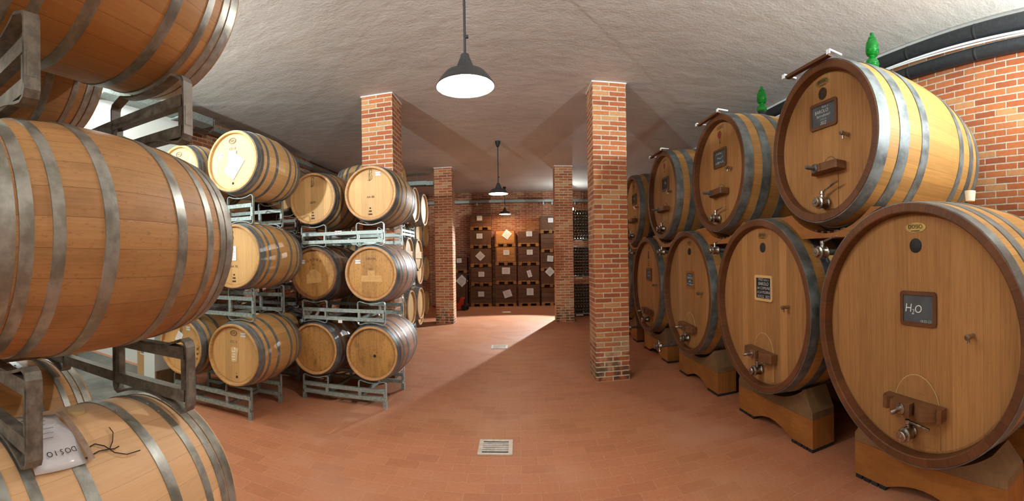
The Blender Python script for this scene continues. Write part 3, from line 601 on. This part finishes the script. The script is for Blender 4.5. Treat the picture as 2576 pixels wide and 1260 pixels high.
top = [(2.341, 2.466, .583, 'nearest top row cask with the slate reading BAROLO 2022, under the ceiling at right'), (4.011, 2.512, .612, 'second top row cask, with a red seal above its dark slate'),
       (5.747, 2.517, .620, 'third top row cask, beside the top of the right brick pillar'), (7.40, 2.484, .610, 'farthest top row cask, cut off by the right brick pillar')]
LB, LT = 1.42, 1.40
for i, (y, z, R, lb) in enumerate(bot):
    c, H, yf = cask(y, z, R, LB, 'oak ' + lb, CB, 'low', (1, -.12 if i == 0 else .05))
    if i < 3: plate(c, .03, H + R*.815, yf, .155, 'DOSIO'); cap(c, .03, H + R*.675, yf, .045)
    if i == 3: plate(c, 0, H + R*.80, yf, .10, 'DOSIO', 'brass'); deco(c, [('figure', 0, R*.64, 1.2), ('bars', 0, R*.50)], yf, R, H)
for i, (y, z, R, lb) in enumerate(top):
    c, H, yf = cask(y, z, R, LT, 'oak ' + lb, CT, 'high', (1, .35 if i == 0 else .12), barx=.06 if i == 0 else .02)
    if i == 0: plate(c, -.02, H + R*.80, yf, .15, 'DOSIO', 'brass'); cap(c, -.02, H + R*.655, yf, .045, 'brand')
    else:
        cap(c, -.01, H + R*.70, yf, .04, 'blob'); deco(c, [('text', 'DOSIO', 0, R*.82, .05), ('figure', 0, R*.585, .6)], yf, R, H)
slate(1.50, 1.30, .272, .215, 'dark slate in a brown frame chalked H2O, on the nearest bottom cask', [('H', -.075, .0, .075), ('2', -.038, -.022, .045), ('O', .0, -.004, .07), ('18/05/23', .055, -.075, .024)])
slate(3.19, 1.335, .285, .235, 'black slate in a pale wooden frame chalked BAROLO, on the second bottom cask', [('VINO atto a', .0, .077, .034), ('BAROLO', .0, .039, .042), ('del COMUNE', -.0, .0, .036), ('di LA MORRA', .0, -.038, .036), ('DOCG  2022', 0, -.077, .036)], frame='framel', board='slateb')
slate(4.86, 1.335, .25, .21, 'small slate in an orange-brown frame on the third bottom cask', [('~', -.05, .06, .1, .03), ('BAROLO', 0, .022, .04), ('~', -.04, -.02, .08, .025), ('~', -.09, -.06, .18, .03)], frame='beam')
slate(6.55, 1.335, .25, .21, 'small dim slate on the fourth bottom cask beside the pillar', [('~', -.07, .04, .13, .03), ('~', -.07, -.02, .14, .03)], frame='bar')
slate(2.35, 2.685, .30, .20, 'tilted-looking slate in a dark brown frame chalked BAROLO 2022, on the nearest top cask', [('Atto a', .02, .060, .030), ('BAROLO', -.02, .028, .038), ('Serradenari', .0, -.004, .033), ('DOCG', .0, -.032, .022), ('2022', .0, -.060, .034)])
slate(4.01, 2.685, .29, .20, 'grey slate with faint scrawl on the second top cask', [('~', -.08, .05, .13, .03), ('~', -.06, .0, .14, .03), ('~', -.1, -.05, .2, .03)], frame='bar')
slate(5.715, 2.68, .27, .20, 'dark slate with a chalk scrawl on the third top cask', [('~', -.04, .01, .09, .05)], frame='rim', board='slateb')
slate(7.37, 2.67, .27, .20, 'dark slate on the farthest top cask beside the pillar', [('~', -.05, .01, .1, .04)], frame='rim', board='slateb')
# stands under the bottom casks
fl = ['with rubber pads, under the nearest bottom cask', 'under the cask with the pale-framed slate', 'under the third bottom cask', 'under the fourth bottom cask', 'behind the right brick pillar']
for i, (y, z, R, _) in enumerate(bot):
    for k, x in enumerate((2.205, 3.02)):
        rb = R + .06; w = .60
        t = thing('cask_stand', ('front' if k == 0 else 'rear') + ' oak stand on the floor ' + fl[i], 'stand', (x, y, 0), 0, 'oak stands under the bottom casks')
        base = [(-w, .03), (-w, .27), (w, .27), (w, .03), (.30, .03)] + [(.30 - .6*j/10, .03 + .075*sin(pi*j/10)) for j in range(1, 10)] + [(-.30, .03)]
        MB().prism(base, 0, .24).build('base_beam', M['beam'], t)
        hx = .50; zt_ = z - sqrt(rb*rb - hx*hx); sad = [(-w, .272), (-w + .0, .33), (-hx, zt_)] + [(rb * sin(-math.asin(hx/rb) + 2*math.asin(hx/rb)*j/16), z - rb * cos(-math.asin(hx/rb) + 2*math.asin(hx/rb)*j/16)) for j in range(1, 16)] + [(hx, zt_), (w, .33), (w, .272)]
        MB().prism(sad, .0, .24).build('saddle', M['saddle'], t, label='grey-brown curved saddle')
        for sx in (-1, 1):
            for j in range(4): MB().box((.12, sx * (.34 + .075*j), .015), (.24, .06, .03)).build('rubber_pad', M['black'], t)
# saddles that carry the top casks
for i, (y, z, R, _) in enumerate(top):
    for k, x in enumerate((2.13, 3.10)):
        yl, zl_, Rl = bot[i+1][0], bot[i+1][1], bot[i+1][2] + .045; yr, zr, Rr = bot[i][0], bot[i][1], bot[i][2] + .045
        z0 = 1.765; rt_ = R + .085; P = []
        for j in range(9): zz = z0 + (1.955 - z0)*j/8; P.append((yr + sqrt(max(.0, Rr**2 - (zz - zr)**2)), zz))
        zt_ = 1.965; a = math.acos(min(1, (z - zt_) / rt_))
        T_ = [(y - rt_*sin(a) + 0, zt_)] + [(y + rt_*sin(-a + 2*a*j/14), z - rt_*cos(-a + 2*a*j/14)) for j in range(1, 14)] + [(y + rt_*sin(a), zt_)]
        Q = []
        for j in range(9): zz = 1.955 - (1.955 - z0)*j/8; Q.append((yl - sqrt(max(.0, Rl**2 - (zz - zl_)**2)), zz))
        t = thing('timber_saddle', f'{("front", "rear")[k]} timber saddle wedged between bottom casks, carrying the {("nearest", "second", "third", "farthest")[i]} top cask', 'beam', (x, y, 0), 0, 'timber saddles under the top casks')
        MB().prism([(p[0] - y, p[1]) for p in P + T_ + Q], 0, .22).build('beam', M['beam'], t)
        bk = MB()
        for j in (-2, -1, 0, 1, 2): aa = j * .11; bk.box((.11, (rt_ - .008)*sin(aa), z - (rt_ - .008)*cos(aa)), (.2, .03, .018), rot=Matrix.Rotation(aa, 4, 'X'))
        bk.build('wedge_block', M['rim'], t)
# battens with white ends across the tops of the upper casks
for i, (y, z, R, _) in enumerate(top[:3]):
    L_ = .50; t = thing('wooden_batten', f'brown batten with white end brackets lying across the front top of the {("nearest", "second", "third")[i]} top cask', 'batten', (XC - .035, y + .08, z + R - .016), 0, 'battens on the top casks')
    MB().box((0, 0, .012), (.035, L_, .022)).build('bar', M['rim'], t)
    for s in (-1, 1): MB().box((.03, s * (L_/2 + .012), .028), (.12, .035, .012)).box((-.028, s * (L_/2 + .012), .016), (.006, .035, .03)).build('end_bracket', M['white'], t)
# big drain valves beside the lower casks
for y, z, lb in ((2.26, 1.655, 'between the H2O cask and the cask with the pale-framed slate'), (3.95, 1.69, 'between the second and third bottom casks'), (5.62, 1.69, 'between the third and fourth bottom casks'), (7.28, 1.69, 'beside the right pillar above the fourth bottom cask')):
    t = thing('outlet_valve', 'long steel outlet valve ' + lb, 'valve', (2.42, y, z), -pi/2, 'outlet valves between the casks')
    MB().lathe([(0, .022), (-.36, .022)], 16, 'y', cap=(True, True)).build('pipe', M['hoopd'], t); tap(t, 0, -.36, 0, .95, (1, .22))
    MB().tube([(.0, -.06, .02), (.0, -.06, .10)], .009, 6).build('hanger', M['steel'], t)
for y, z, lb in ((5.62, .36, 'near the floor between the third and fourth casks'), (7.25, .36, 'near the floor beside the right pillar')):
    t = thing('outlet_valve', 'long steel outlet valve ' + lb, 'valve', (2.30, y, z), -pi/2, 'outlet valves between the casks')
    MB().lathe([(0, .022), (-.30, .022)], 16, 'y', cap=(True, True)).build('pipe', M['hoopd'], t); tap(t, 0, -.30, 0, 1.0, (.3, -.9))
# green glass airlocks
for y, z, lb in ((2.37, 3.165, 'green glass fermentation airlock on the nearest top cask'), (4.06, 3.235, 'green glass fermentation airlock on the second top cask')):
    t = thing('glass_airlock', lb, 'airlock', (XC + .64, y, z), 0, 'green glass airlocks')
    MB().lathe([(0, .03), (.03, .042), (.055, .05), (.056, .001)], 28, 'z').build('stopper', M['ink'], t, label='dark stopper')
    MB().lathe([(.05, .048), (.075, .060), (.10, .058), (.125, .042), (.14, .026), (.15, .026), (.158, .045), (.175, .056), (.20, .058), (.255, .056), (.27, .046), (.27, .042), (.25, .05), (.18, .05), (.16, .036), (.15, .02), (.14, .02), (.12, .036), (.10, .052), (.075, .054), (.056, .042)], 32, 'z').build('bowl', M['glass'], t)
    MB().lathe([(.20, .043), (.27, .043), (.30, .038), (.318, .022), (.322, .014), (.33, .019), (.342, .019), (.35, .01), (.352, .001)], 28, 'z').build('bell', M['glass'], t)
t = tag(MB().lathe([(0, .034), (.075, .042), (.075, .039), (.004, .031), (.004, .001)], 24, 'z', cap=(True, False)).build('plastic_cup', M['cup'], loc=(2.75, 1.475, 2.025)), 'cream plastic cup standing on top of the nearest bottom cask', 'cup')

# ---------------------------------------------------------------- pendant lamps
def pendant(x, y, zb, d, label, gap=False):
    t = thing('pendant_lamp', label, 'lamp', (x, y, zb), 0, 'pendant lamps along the aisle'); r = d / 2; k = d / .385
    MB().lathe([(0, r), (.004*k, r + .002), (.05*k, r*.86), (.085*k, r*.70), (.10*k, r*.50), (.103*k, r*.36), (.19*k, r*.17), (.212*k, r*.14), (.218*k, r*.10), (.218*k, .001)], 48, 'z').build('shade', M['shade'], t)
    MB().lathe([(.001, r - .003), (.05*k, r*.83), (.084*k, r*.67), (.097*k, r*.46), (.099*k, .001)], 48, 'z').build('reflector', M['inner'], t, label='white inside of shade')
    MB().lathe([(.02*k, .001), (.024*k, .03*k), (.045*k, .046*k), (.07*k, .04*k), (.095*k, .02*k)], 24, 'z').build('bulb', M['bulb'], t, label='glowing bulb')
    h = CZ - zb
    MB().tube([(0, 0, .215*k + (.07 if gap else 0)), (0, 0, h - .03)], .0085, 10).build('rod', M['black'], t)
    MB().lathe([(h - .12, .012), (h - .10, .03), (h - .03, .05), (h - .002, .052), (h - .002, .001)], 20, 'z').build('ceiling_cup', M['black'], t)
    MB().lathe([(0, .012), (.02, .012)], 8, 'x', cap=(True, True)).build('cable_clip', M['black'], t, loc=(.004, 0, .33))
    return t
def light(name, typ, loc, power, color, size=.05, **k):
    l = bpy.data.lights.new(name, typ); l.energy = power; l.color = color
    if typ in ('POINT', 'SPOT'): l.shadow_soft_size = size
    for a, b in k.items(): setattr(l, a, b)
    o = bpy.data.objects.new(name, l); COL.objects.link(o); o.location = loc; return o
LX = [(-.33, 2.741, 2.775, 'white-lit pendant lamp hanging in the foreground above the aisle'), (-.37, 8.25, 2.90, 'second pendant lamp hanging on a long rod farther down the aisle'), (-.41, 13.62, 3.05, 'smallest and farthest pendant lamp, in front of the crates')]
PW = [54, 32, 34]
for i, (x, y, z, lb) in enumerate(LX):
    pendant(x, y, z, .385, lb)
    light('lamp_light', 'POINT', (x, y, z + .012), PW[i], ((1, .96, .90), (1, .90, .78), (1, .62, .30))[i], .035)
light('lamp_light', 'POINT', (-.30, -2.75, 2.78), 48, (1, .96, .90), .04)
def aim(o, d): o.rotation_euler = Vector(d).to_track_quat('-Z', 'Y').to_euler()
aim(light('wall_spot', 'SPOT', (-3.45, -.9, 3.10), 1250, (.88, .97, 1.0), .06, spot_size=math.radians(140), spot_blend=.9), (.34, 1, .85))
aim(light('wall_spot', 'SPOT', (2.85, -.6, 3.20), 800, (.88, .98, 1.0), .06, spot_size=math.radians(150), spot_blend=.9), (-.22, 1, .75))
aim(light('floodlight_beam', 'SPOT', (1.72, 13.2, 3.15), 1700, (.84, .96, 1.0), .03, spot_size=math.radians(62), spot_blend=.3), (-.60, -1, -.72))
light('floodlight_glow', 'POINT', (1.72, 13.17, 3.15), 28, (.84, .96, 1.0), .03)
light('side_room_light', 'POINT', (-6.8, 2.6, 3.3), 120, (.88, .98, 1.0), .2)
light('side_room_light', 'POINT', (-3.6, 2.45, 3.75), 22, (.88, .98, 1.0), .08)
t = thing('floodlight', 'small glaring floodlight beside the top of the distant right pillar', 'lamp', (1.73, 13.25, 3.15), -.5)
MB().box((0, .03, 0), (.13, .05, .12)).build('housing', M['shade'], t); MB().box((0, .03, .42), (.025, .02, .74)).build('bracket', M['galv'], t)
MB().lathe([(-.012, .001), (-.012, .035), (0, .045)], 20, 'y').build('lamp_glass', M['bulb'], t, loc=(0, .004, 0))

# ---------------------------------------------------------------- crates at the far end
_cm = {}
def crate(x, y, z, w, h, d, label, planks, paper=None, mat='crate', pal='pallet'):
    t = thing('wooden_crate', label, 'crate', (x, y, z), 0, 'stacked wooden crates at the far wall')
    ph = .125; m = M[mat]
    dk = MB()
    for j in range(5): dk.box((-w/2 + w*(j + .5)/5, d/2, ph - .011), (w/5 - .02, d, .022))
    dk.box((0, .012, ph - .03), (w, .022, .018))
    for sx in (-1, 0, 1): dk.box((sx * (w/2 - .055), .05, (ph - .02)/2), (.11, .1, ph - .02)); dk.box((sx * (w/2 - .055), d - .05, (ph - .02)/2), (.11, .1, ph - .02)); dk.box((sx * (w/2 - .055), d/2, .012), (.10, d - .01, .02)); dk.box((sx * (w/2 - .055), d/2, ph - .032), (.10, d - .04, .02))
    dk.build('pallet', M[pal], t)
    b = h - ph - .012
    for nm, yy in (('front_panel', .014), ('back_panel', d - .014)):
        p = MB()
        for j in range(planks): p.box((0, yy, ph + b*(j + .5)/planks), (w - .03, .022, b/planks - (.008 if planks > 2 else .003)))
        p.build(nm, m, t)
    for sx in (-1, 1):
        p = MB()
        for j in range(planks): p.box((sx * (w/2 - .014), d/2, ph + b*(j + .5)/planks), (.022, d - .05, b/planks - .008))
        p.build('side_panel', m, t)
        e = MB(); e.box((sx * (w/2 - .022), -.002, ph + b/2), (.045, .008, b)).box((sx * (w/2 - .0), .02, ph + b/2), (.006, .05, b))
        e.build('corner_strip', M['rim'], t, label='reddish corner strip')
    if paper:
        dx, dz, pw, phh, a = paper
        n = MB().box((0, 0, 0), (pw, .003, phh)).build('paper_sheet', M['paper'], t, loc=(dx, -.012, ph + b*.5 + dz), rot=(0, a, 0), label='white paper sheet')
        l = MB()
        for j in range(6): l.box((random.uniform(-.01, .01), -.002, phh*(.32 - .125*j)), (pw*random.uniform(.4, .75), .001, phh*.03))
        l.build('print', M['greyink'], n)
YF = 14.1
def stack(x0, x1, zs, who, spec):
    for j in range(len(zs) - 1):
        pl, pp = spec[j]; nm = ('bottom', 'second', 'third', 'fourth', 'topmost')[j] if j < len(zs) - 2 else 'topmost'
        crate((x0 + x1)/2 + random.uniform(-.012, .012), YF + random.uniform(0, .03), zs[j], x1 - x0, zs[j+1] - zs[j] - .004, .55, f'{nm} wooden crate {who}', pl, pp, 'lit_pine' if 'lit by' in who and j >= len(zs) - 3 else 'crate')  # top two crates under the far lamp: its light painted into paler pine
D = pi/4
stack(-2.45, -1.73, [0, 1.14, 1.68], 'half hidden behind the distant left pillar', [(1, (.18, .25, .3, .3, D)), (4, (.1, .1, .17, .15, 0))])
stack(-1.61, -.905, [0, .70, 1.335, 1.97, 2.585, 3.12], 'in the tallest stack, left of the lit stack', [(4, (0, .02, .2, .17, 0)), (3, (0, .02, .2, .17, 0)), (1, (-.02, .0, .24, .24, D)), (1, (-.03, .05, .2, .17, 0)), (3, (-.03, .08, .18, .16, 0))])
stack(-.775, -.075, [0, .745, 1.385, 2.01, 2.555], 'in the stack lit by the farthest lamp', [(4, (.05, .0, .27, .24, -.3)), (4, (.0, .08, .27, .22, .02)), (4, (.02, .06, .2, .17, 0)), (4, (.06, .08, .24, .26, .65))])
stack(.0, .70, [0, .735, 1.37, 2.005, 2.54], 'in the stack right of the lit stack', [(4, (.03, .06, .23, .23, 0)), (1, (.03, -.02, .14, .23, -.28)), (4, (.03, .07, .2, .17, 0)), (3, (.03, .1, .2, .17, 0))])
stack(.77, 1.47, [0, .62, 1.16, 1.80, 2.44, 3.05], 'in the stack beside the distant right pillar', [(3, None), (1, (-.05, .2, .24, .24, D)), (3, (-.03, .05, .2, .2, .1)), (3, None), (1, (.0, .08, .17, .15, 0))])
# pallet jack
t = thing('pallet_jack', 'red pallet jack parked by the crates behind the distant left pillar', 'pallet jack', (-1.74, 13.2, 0), 1.1)
for s in (-1, 1): MB().lathe([(-.025, .001), (-.025, .085), (.025, .085), (.025, .001)], 24, 'x').build('wheel', M['black'], t, loc=(s * .07 - .05, -.08, .085)); MB().box((s * .19, .55, .075), (.15, 1.0, .05)).build('fork', M['red'], t)
MB().prism([(-.26, .05), (.26, .05), (.26, .09), (.10, .36), (.06, .40), (-.06, .40), (-.10, .36), (-.26, .09)], .0, .08, 'y').build('frame', M['red'], t); MB().tube([(-.05, -.09, .1), (-.05, -.1, .35)], .05, 12).build('pump', M['black'], t)
MB().tube([(-.05, -.1, .32), (-.05, -.16, 1.05), (-.05, -.17, 1.12)], .018, 8).tube([(-.16, -.17, 1.12), (.06, -.17, 1.12)], .018, 8).build('handle', M['black'], t)

# ---------------------------------------------------------------- bottle cages
cage_l = ['bottom', 'middle', 'top']
bm_ = MB().lathe([(0, .001), (.006, .024), (0, .036), (.012, .0375), (.2, .0375), (.24, .02), (.30, .014), (.30, .001)], 16, 'y').mesh('wine_bottle')
for k, (z0, z1) in enumerate(((.10, .94), (1.11, 1.94), (2.13, 2.985))):
    t = thing('wire_cage', f'{cage_l[k]} wire cage of dark bottles between the two right pillars', 'cage', (1.81, 11.36, z0 - (.10 if k == 0 else .164)), 0, 'wire cages with bottles')
    o = .10 if k == 0 else .164; W_, D_, H_ = .86, .78, z1 - z0
    w = MB()
    for i in range(12): x = -W_/2 + W_*i/11; w.tube([(x, 0, o), (x, 0, o + H_)], .0035, 5); w.tube([(x, D_, o), (x, D_, o + H_)], .0035, 5)
    for i in range(9): z = o + H_*i/8; w.tube([(-W_/2, 0, z), (W_/2, 0, z), (W_/2, D_, z), (-W_/2, D_, z), (-W_/2, 0, z)], .0045, 5)
    for i in range(8): y = D_*i/7; w.tube([(-W_/2, y, o), (-W_/2, y, o + H_)], .0035, 5); w.tube([(W_/2, y, o), (W_/2, y, o + H_)], .0035, 5)
    w.build('wire_mesh', M['hoopd'], t)
    MB().box((0, D_/2, o - .02), (W_ + .02, D_ + .02, .03)).build('tray', M['galvd'], t)
    for sx in (-1, 1):
        for sy in (.03, D_ - .03): MB().box((sx * (W_/2 - .03), sy, (o - .035)/2), (.06, .06, o - .035)).build('foot', M['galvd'], t)
    MB().box((-.16, -.012, o - .055), (.2, .006, .04)).build('label_holder', M['paper'], t, label='pale strip label'); MB().box((-.05, -.012, o + .02), (.03, .008, .05)).build('latch', M['steel'], t)
    nrow = int((H_ - .02) / .079)
    for r in range(nrow):
        for c in range(10):
            ob = link('wine_bottle', bm_, M['bottle'], None, (1.81 - .40 + .0395 + .0765*c + (.02 if r % 2 else 0), 11.38, z0 + .042 + .079*r)); tag(ob, f'dark glass wine bottle lying in the {cage_l[k]} wire cage', 'bottle', f'bottles in the {cage_l[k]} wire cage')

# ---------------------------------------------------------------- services
def tray(pts, label, w=.16, h=.07):
    t = thing('cable_tray', label, 'cable tray', pts[0], 0, 'galvanised cable trays'); p0 = Vector(pts[0]); b = MB()
    for a, c in zip(pts[:-1], pts[1:]):
        a, c = Vector(a) - p0, Vector(c) - p0; d = (c - a); n = Vector((0, 0, 1)).cross(d).normalized(); Lh = d.length; ang = atan2(d.y, d.x); mid = (a + c)/2
        R_ = Matrix.Rotation(ang, 4, 'Z')
        b.box(mid, (Lh, w, .006), rot=R_); b.box(mid + n*w/2 + Vector((0, 0, h/2)), (Lh, .006, h), rot=R_); b.box(mid - n*w/2 + Vector((0, 0, h/2)), (Lh, .006, h), rot=R_)
    b.build('channel', M['galv'], t); return t
tl = tray([(-4.12, -1.0, 3.62), (-4.12, 4.55, 3.62), (-4.45, 4.75, 3.66)], 'galvanised cable tray hung along the white wall at the upper left', .2, .10)
for y in (1.2, 2.62, 3.9): MB().tube([(0, y + 1.0, -.01), (0, y + 1.0, CZ - 3.622)], .006, 6).build('hanger_rod', M['galv'], tl); MB().box((0, y + 1.0, -.02), (.26, .04, .02)).build('bracket', M['galv'], tl)
tray([(-4.47, 5.0, 3.72), (-4.47, 11.0, 3.72)], 'galvanised cable tray along the left brick wall', .16, .08)
tc = tray([(-4.4, 11.1, 3.63), (-2.40, 11.1, 3.63), (-2.22, 11.1, 3.60)], 'galvanised cable tray crossing to the distant left pillar', .3, .10)
for x in (.3, 1.7): MB().tube([(x, 0, 0), (x, 0, CZ - 3.632)], .006, 6).build('hanger_rod', M['galv'], tc)
tf = tray([(-4.3, 14.55, 3.55), (3.42, 14.55, 3.55)], 'long galvanised cable tray along the far brick wall', .2, .08)
for x in (.6, 2.6, 4.6, 6.6): MB().tube([(x, 0, 0), (x, 0, CZ - 3.552)], .006, 6).build('hanger_rod', M['galv'], tf)
for x in (2.9, 5.2, 5.5, 6.3): MB().lathe([(-.10, .001), (-.09, .022), (-.03, .022), (0, .012)], 12, 'z').build('cable_gland', M['white'], tf, loc=(x, -.05, -.0))
for (z, r, x, lb) in ((3.76, .075, 3.62, 'upper black insulated pipe along the right brick wall under the ceiling'), (3.56, .062, 3.63, 'lower black insulated pipe along the right brick wall')):
    t = thing('insulated_pipe', lb, 'pipe', (x, -3.5, z), 0, 'black pipes along the right wall')
    MB().lathe([(0, r), (18.0, r)], 24, 'y', cap=(True, True)).build('insulation', M['pipe'], t)
    for y in (5.35, 6.15, 8.9, 12): MB().lathe([(y, r), (y + .002, r + .0015), (y + .03, r + .0015), (y + .032, r)], 24, 'y').build('joint_band', M['black'], t)
    for y in (1.6, 4.4, 7.6, 11, 14.5): MB().box(((3.75 - x)/2, y, 0), (3.75 - x - .002, .03, .03)).build('bracket', M['galvd'], t)
pts = [(3.575 + .012*sin(y*2.1), -3 + y, 3.652 + .010*sin(y*1.3)) for y in [i*.4 for i in range(42)]]
tag(MB().tube(pts, .011, 6).build('electric_cable', M['white']), 'white electric cable running between the two black pipes', 'cable', 'white cables on the right wall')
tag(MB().tube([(p[0] - .025, p[1], p[2] - .03 + .012*cos(p[1]*1.7)) for p in pts], .008, 6).build('electric_cable', M['white']), 'thinner white electric cable hanging just above the lower black pipe', 'cable', 'white cables on the right wall')
# floor drains
def drain(x, y, w, d, label):
    t = thing('floor_drain', label, 'drain', (x, y, 0), .0, 'steel floor drains'); f = .035
    fr = MB(); fr.box((0, -d/2 + f/2, .005), (w, f, .008)).box((0, d/2 - f/2, .005), (w, f, .008)).box((-w/2 + f/2, 0, .005), (f, d - 2*f, .008)).box((w/2 - f/2, 0, .005), (f, d - 2*f, .008)); fr.build('frame', M['drain'], t)
    MB().box((0, 0, .002), (w - 2*f, d - 2*f, .002)).build('dark_sheet', M['ink'], t)  # flat black sheet paints the shade between the slats; no recess below
    for j in range(5): MB().box((0, -d/2 + f + (d - 2*f)*(j + 1)/6, .006), (w - 2*f, .015, .005), rot=Matrix.Rotation(.45, 4, 'X')).build('slat', M['drain'], t)
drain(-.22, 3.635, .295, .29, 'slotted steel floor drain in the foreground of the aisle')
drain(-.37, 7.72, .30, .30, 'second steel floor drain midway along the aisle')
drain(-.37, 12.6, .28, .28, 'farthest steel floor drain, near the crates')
# document sleeve on the lowest barrel of the nearest stack
t = thing('document_sleeve', 'clear sleeve with a printed sheet lying on the tan barrel at the lower left', 'document', (-1.03, .49, 1.09)); n = 8; vs = []; fs = []
bx_, bz_, br_ = -1.245, .775, .366
def onb(a, y, up=.0): r = br_ + .014 + up; return (bx_ + r*sin(a) + 1.03, y - .49, bz_ + r*cos(a) - 1.09)
NA, NY = 10, 3; a0, a1, y0, y1 = .06, .62, .452, .615
for i in range(NA + 1):
    for j in range(NY + 1): a = a0 + (a1 - a0)*i/NA; vs.append(onb(a, y0 + (y1 - y0)*j/NY, .004 + .006*sin(i*.9 + j)))
fs = [(i*(NY+1)+j, i*(NY+1)+j+1, (i+1)*(NY+1)+j+1, (i+1)*(NY+1)+j) for i in range(NA) for j in range(NY)]
b = MB(); b.add(vs, fs, None, True); sh = b.build('printed_sheet', M['sleeve'], t); md = sh.modifiers.new('thick', 'SOLIDIFY'); md.thickness = .002
b = MB()
for i in range(6): b.tube([onb(a0 + .06 + .05*i, y0 + .03, .014), onb(a0 + .06 + .05*i, y1 - .05 - .01*(i % 3), .014)], .0012, 4)
b.build('print', M['greyink'], t)
la = .505
for i, ch in enumerate('DOSIO'):
    p = onb(la, y1 - .028 - .019*i, .013); o = link('lettering', text_mesh(ch, .024), M['ink'], t, p); o.rotation_euler = Matrix(((0, cos(la), sin(la)), (-1, 0, 0), (0, -sin(la), cos(la)))).to_euler()
MB().add([onb(a0 + (a1 - a0)*i/8, y1 + d_, .012) for i in range(9) for d_ in (0, .022)], [(2*i, 2*i+1, 2*i+3, 2*i+2) for i in range(8)]).build('binding_strip', M['strip'], t, label='perforated strip along one edge')
strokes_ = [[(.50, .585), (.48, .62), (.52, .645), (.56, .655)], [(.56, .655), (.50, .68), (.42, .70), (.36, .70)], [(.56, .655), (.60, .665), (.645, .70), (.65, .75)], [(.58, .56), (.55, .62), (.56, .655)], [(.56, .655), (.57, .67), (.56, .69)]]
b = MB()
for l in strokes_: b.tube([onb(a, y + .05, -.006) for a, y in l], .0016, 5)
tag(b.build('black_tie', M['black'], loc=(-1.03, .49, 1.09)), 'thin black tie beside the paper sleeve on the tan barrel', 'tie')
# carton and far-left goods
t = thing('cardboard_box', 'tall cardboard box with a white label, standing in the doorway behind the lower steel frame', 'box', (-4.62, 3.78, 0))
MB().box((0, 0, .33), (.20, .22, .66)).build('carton', M['card'], t); MB().box((.0, 0, .664), (.19, .21, .006)).build('lid', M['paper'], t); lb_ = MB().box((.02, -.1115, .46), (.10, .002, .2)).build('label', M['paper'], t)
q = MB()
for i in range(7): q.box((-.0 + .012*i - .015, -.113, .40), (.006, .001, .05))
q.build('barcode', M['ink'], lb_)
t = thing('goods_pallet', 'wooden pallet with a wire crate in the dark side room, seen under the weathered barrel', 'pallet', (-6.95, 3.2, 0), .2)
q = MB()
for j in range(6): q.box((-.5 + .2*j, 0, .13), (.16, .8, .02))
for sx in (-1, 0, 1): q.box((sx*.5, 0, .06), (.12, .8, .1))
q.build('pallet_base', M['pallet'], t); w = MB()
for j in range(9): w.tube([(-.5 + .125*j, -.38, .15), (-.5 + .125*j, -.38, .9)], .004, 5)
for j in range(6): w.tube([(-.5, -.38, .15 + .15*j), (.5, -.38, .15 + .15*j)], .004, 5)
w.build('wire_front', M['galv'], t); MB().box((0, 0, .5), (.9, .6, .7)).build('load', M['slateb'], t)

# ---------------------------------------------------------------- camera, world, output
f, yaw, roll, dv = 1055.46, .0147, -.0151, 17.0
cd = bpy.data.cameras.new('camera'); cam = bpy.data.objects.new('camera', cd); COL.objects.link(cam)
cy, sy, cr, sr = cos(yaw), sin(yaw), cos(roll), sin(roll)
Rw = Matrix(((cr, 0, sr), (0, 1, 0), (-sr, 0, cr))) @ Matrix(((cy, sy, 0), (-sy, cy, 0), (0, 0, 1)))
right, fwd, up = Rw[0], Rw[1], Rw[2]
cam.matrix_world = Matrix(((right[0], up[0], -fwd[0], 0), (right[1], up[1], -fwd[1], 0), (right[2], up[2], -fwd[2], 1.65), (0, 0, 0, 1)))
cd.type = 'PANO'; cd.panorama_type = 'CENTRAL_CYLINDRICAL'
cd.central_cylindrical_range_u_min = -1288 / f; cd.central_cylindrical_range_u_max = 1288 / f
cd.central_cylindrical_range_v_min = -(1260 - 630 - dv) / f; cd.central_cylindrical_range_v_max = (630 + dv) / f
cd.clip_start = .02
S.camera = cam
w = bpy.data.worlds.new('world'); S.world = w; w.use_nodes = True
w.node_tree.nodes['Background'].inputs[0].default_value = (.9, .95, 1, 1); w.node_tree.nodes['Background'].inputs[1].default_value = .04
v = S.view_settings; v.view_transform = 'Standard'; v.look = 'None'; v.gamma = 1; v.use_curve_mapping = False; v.exposure = 0.6
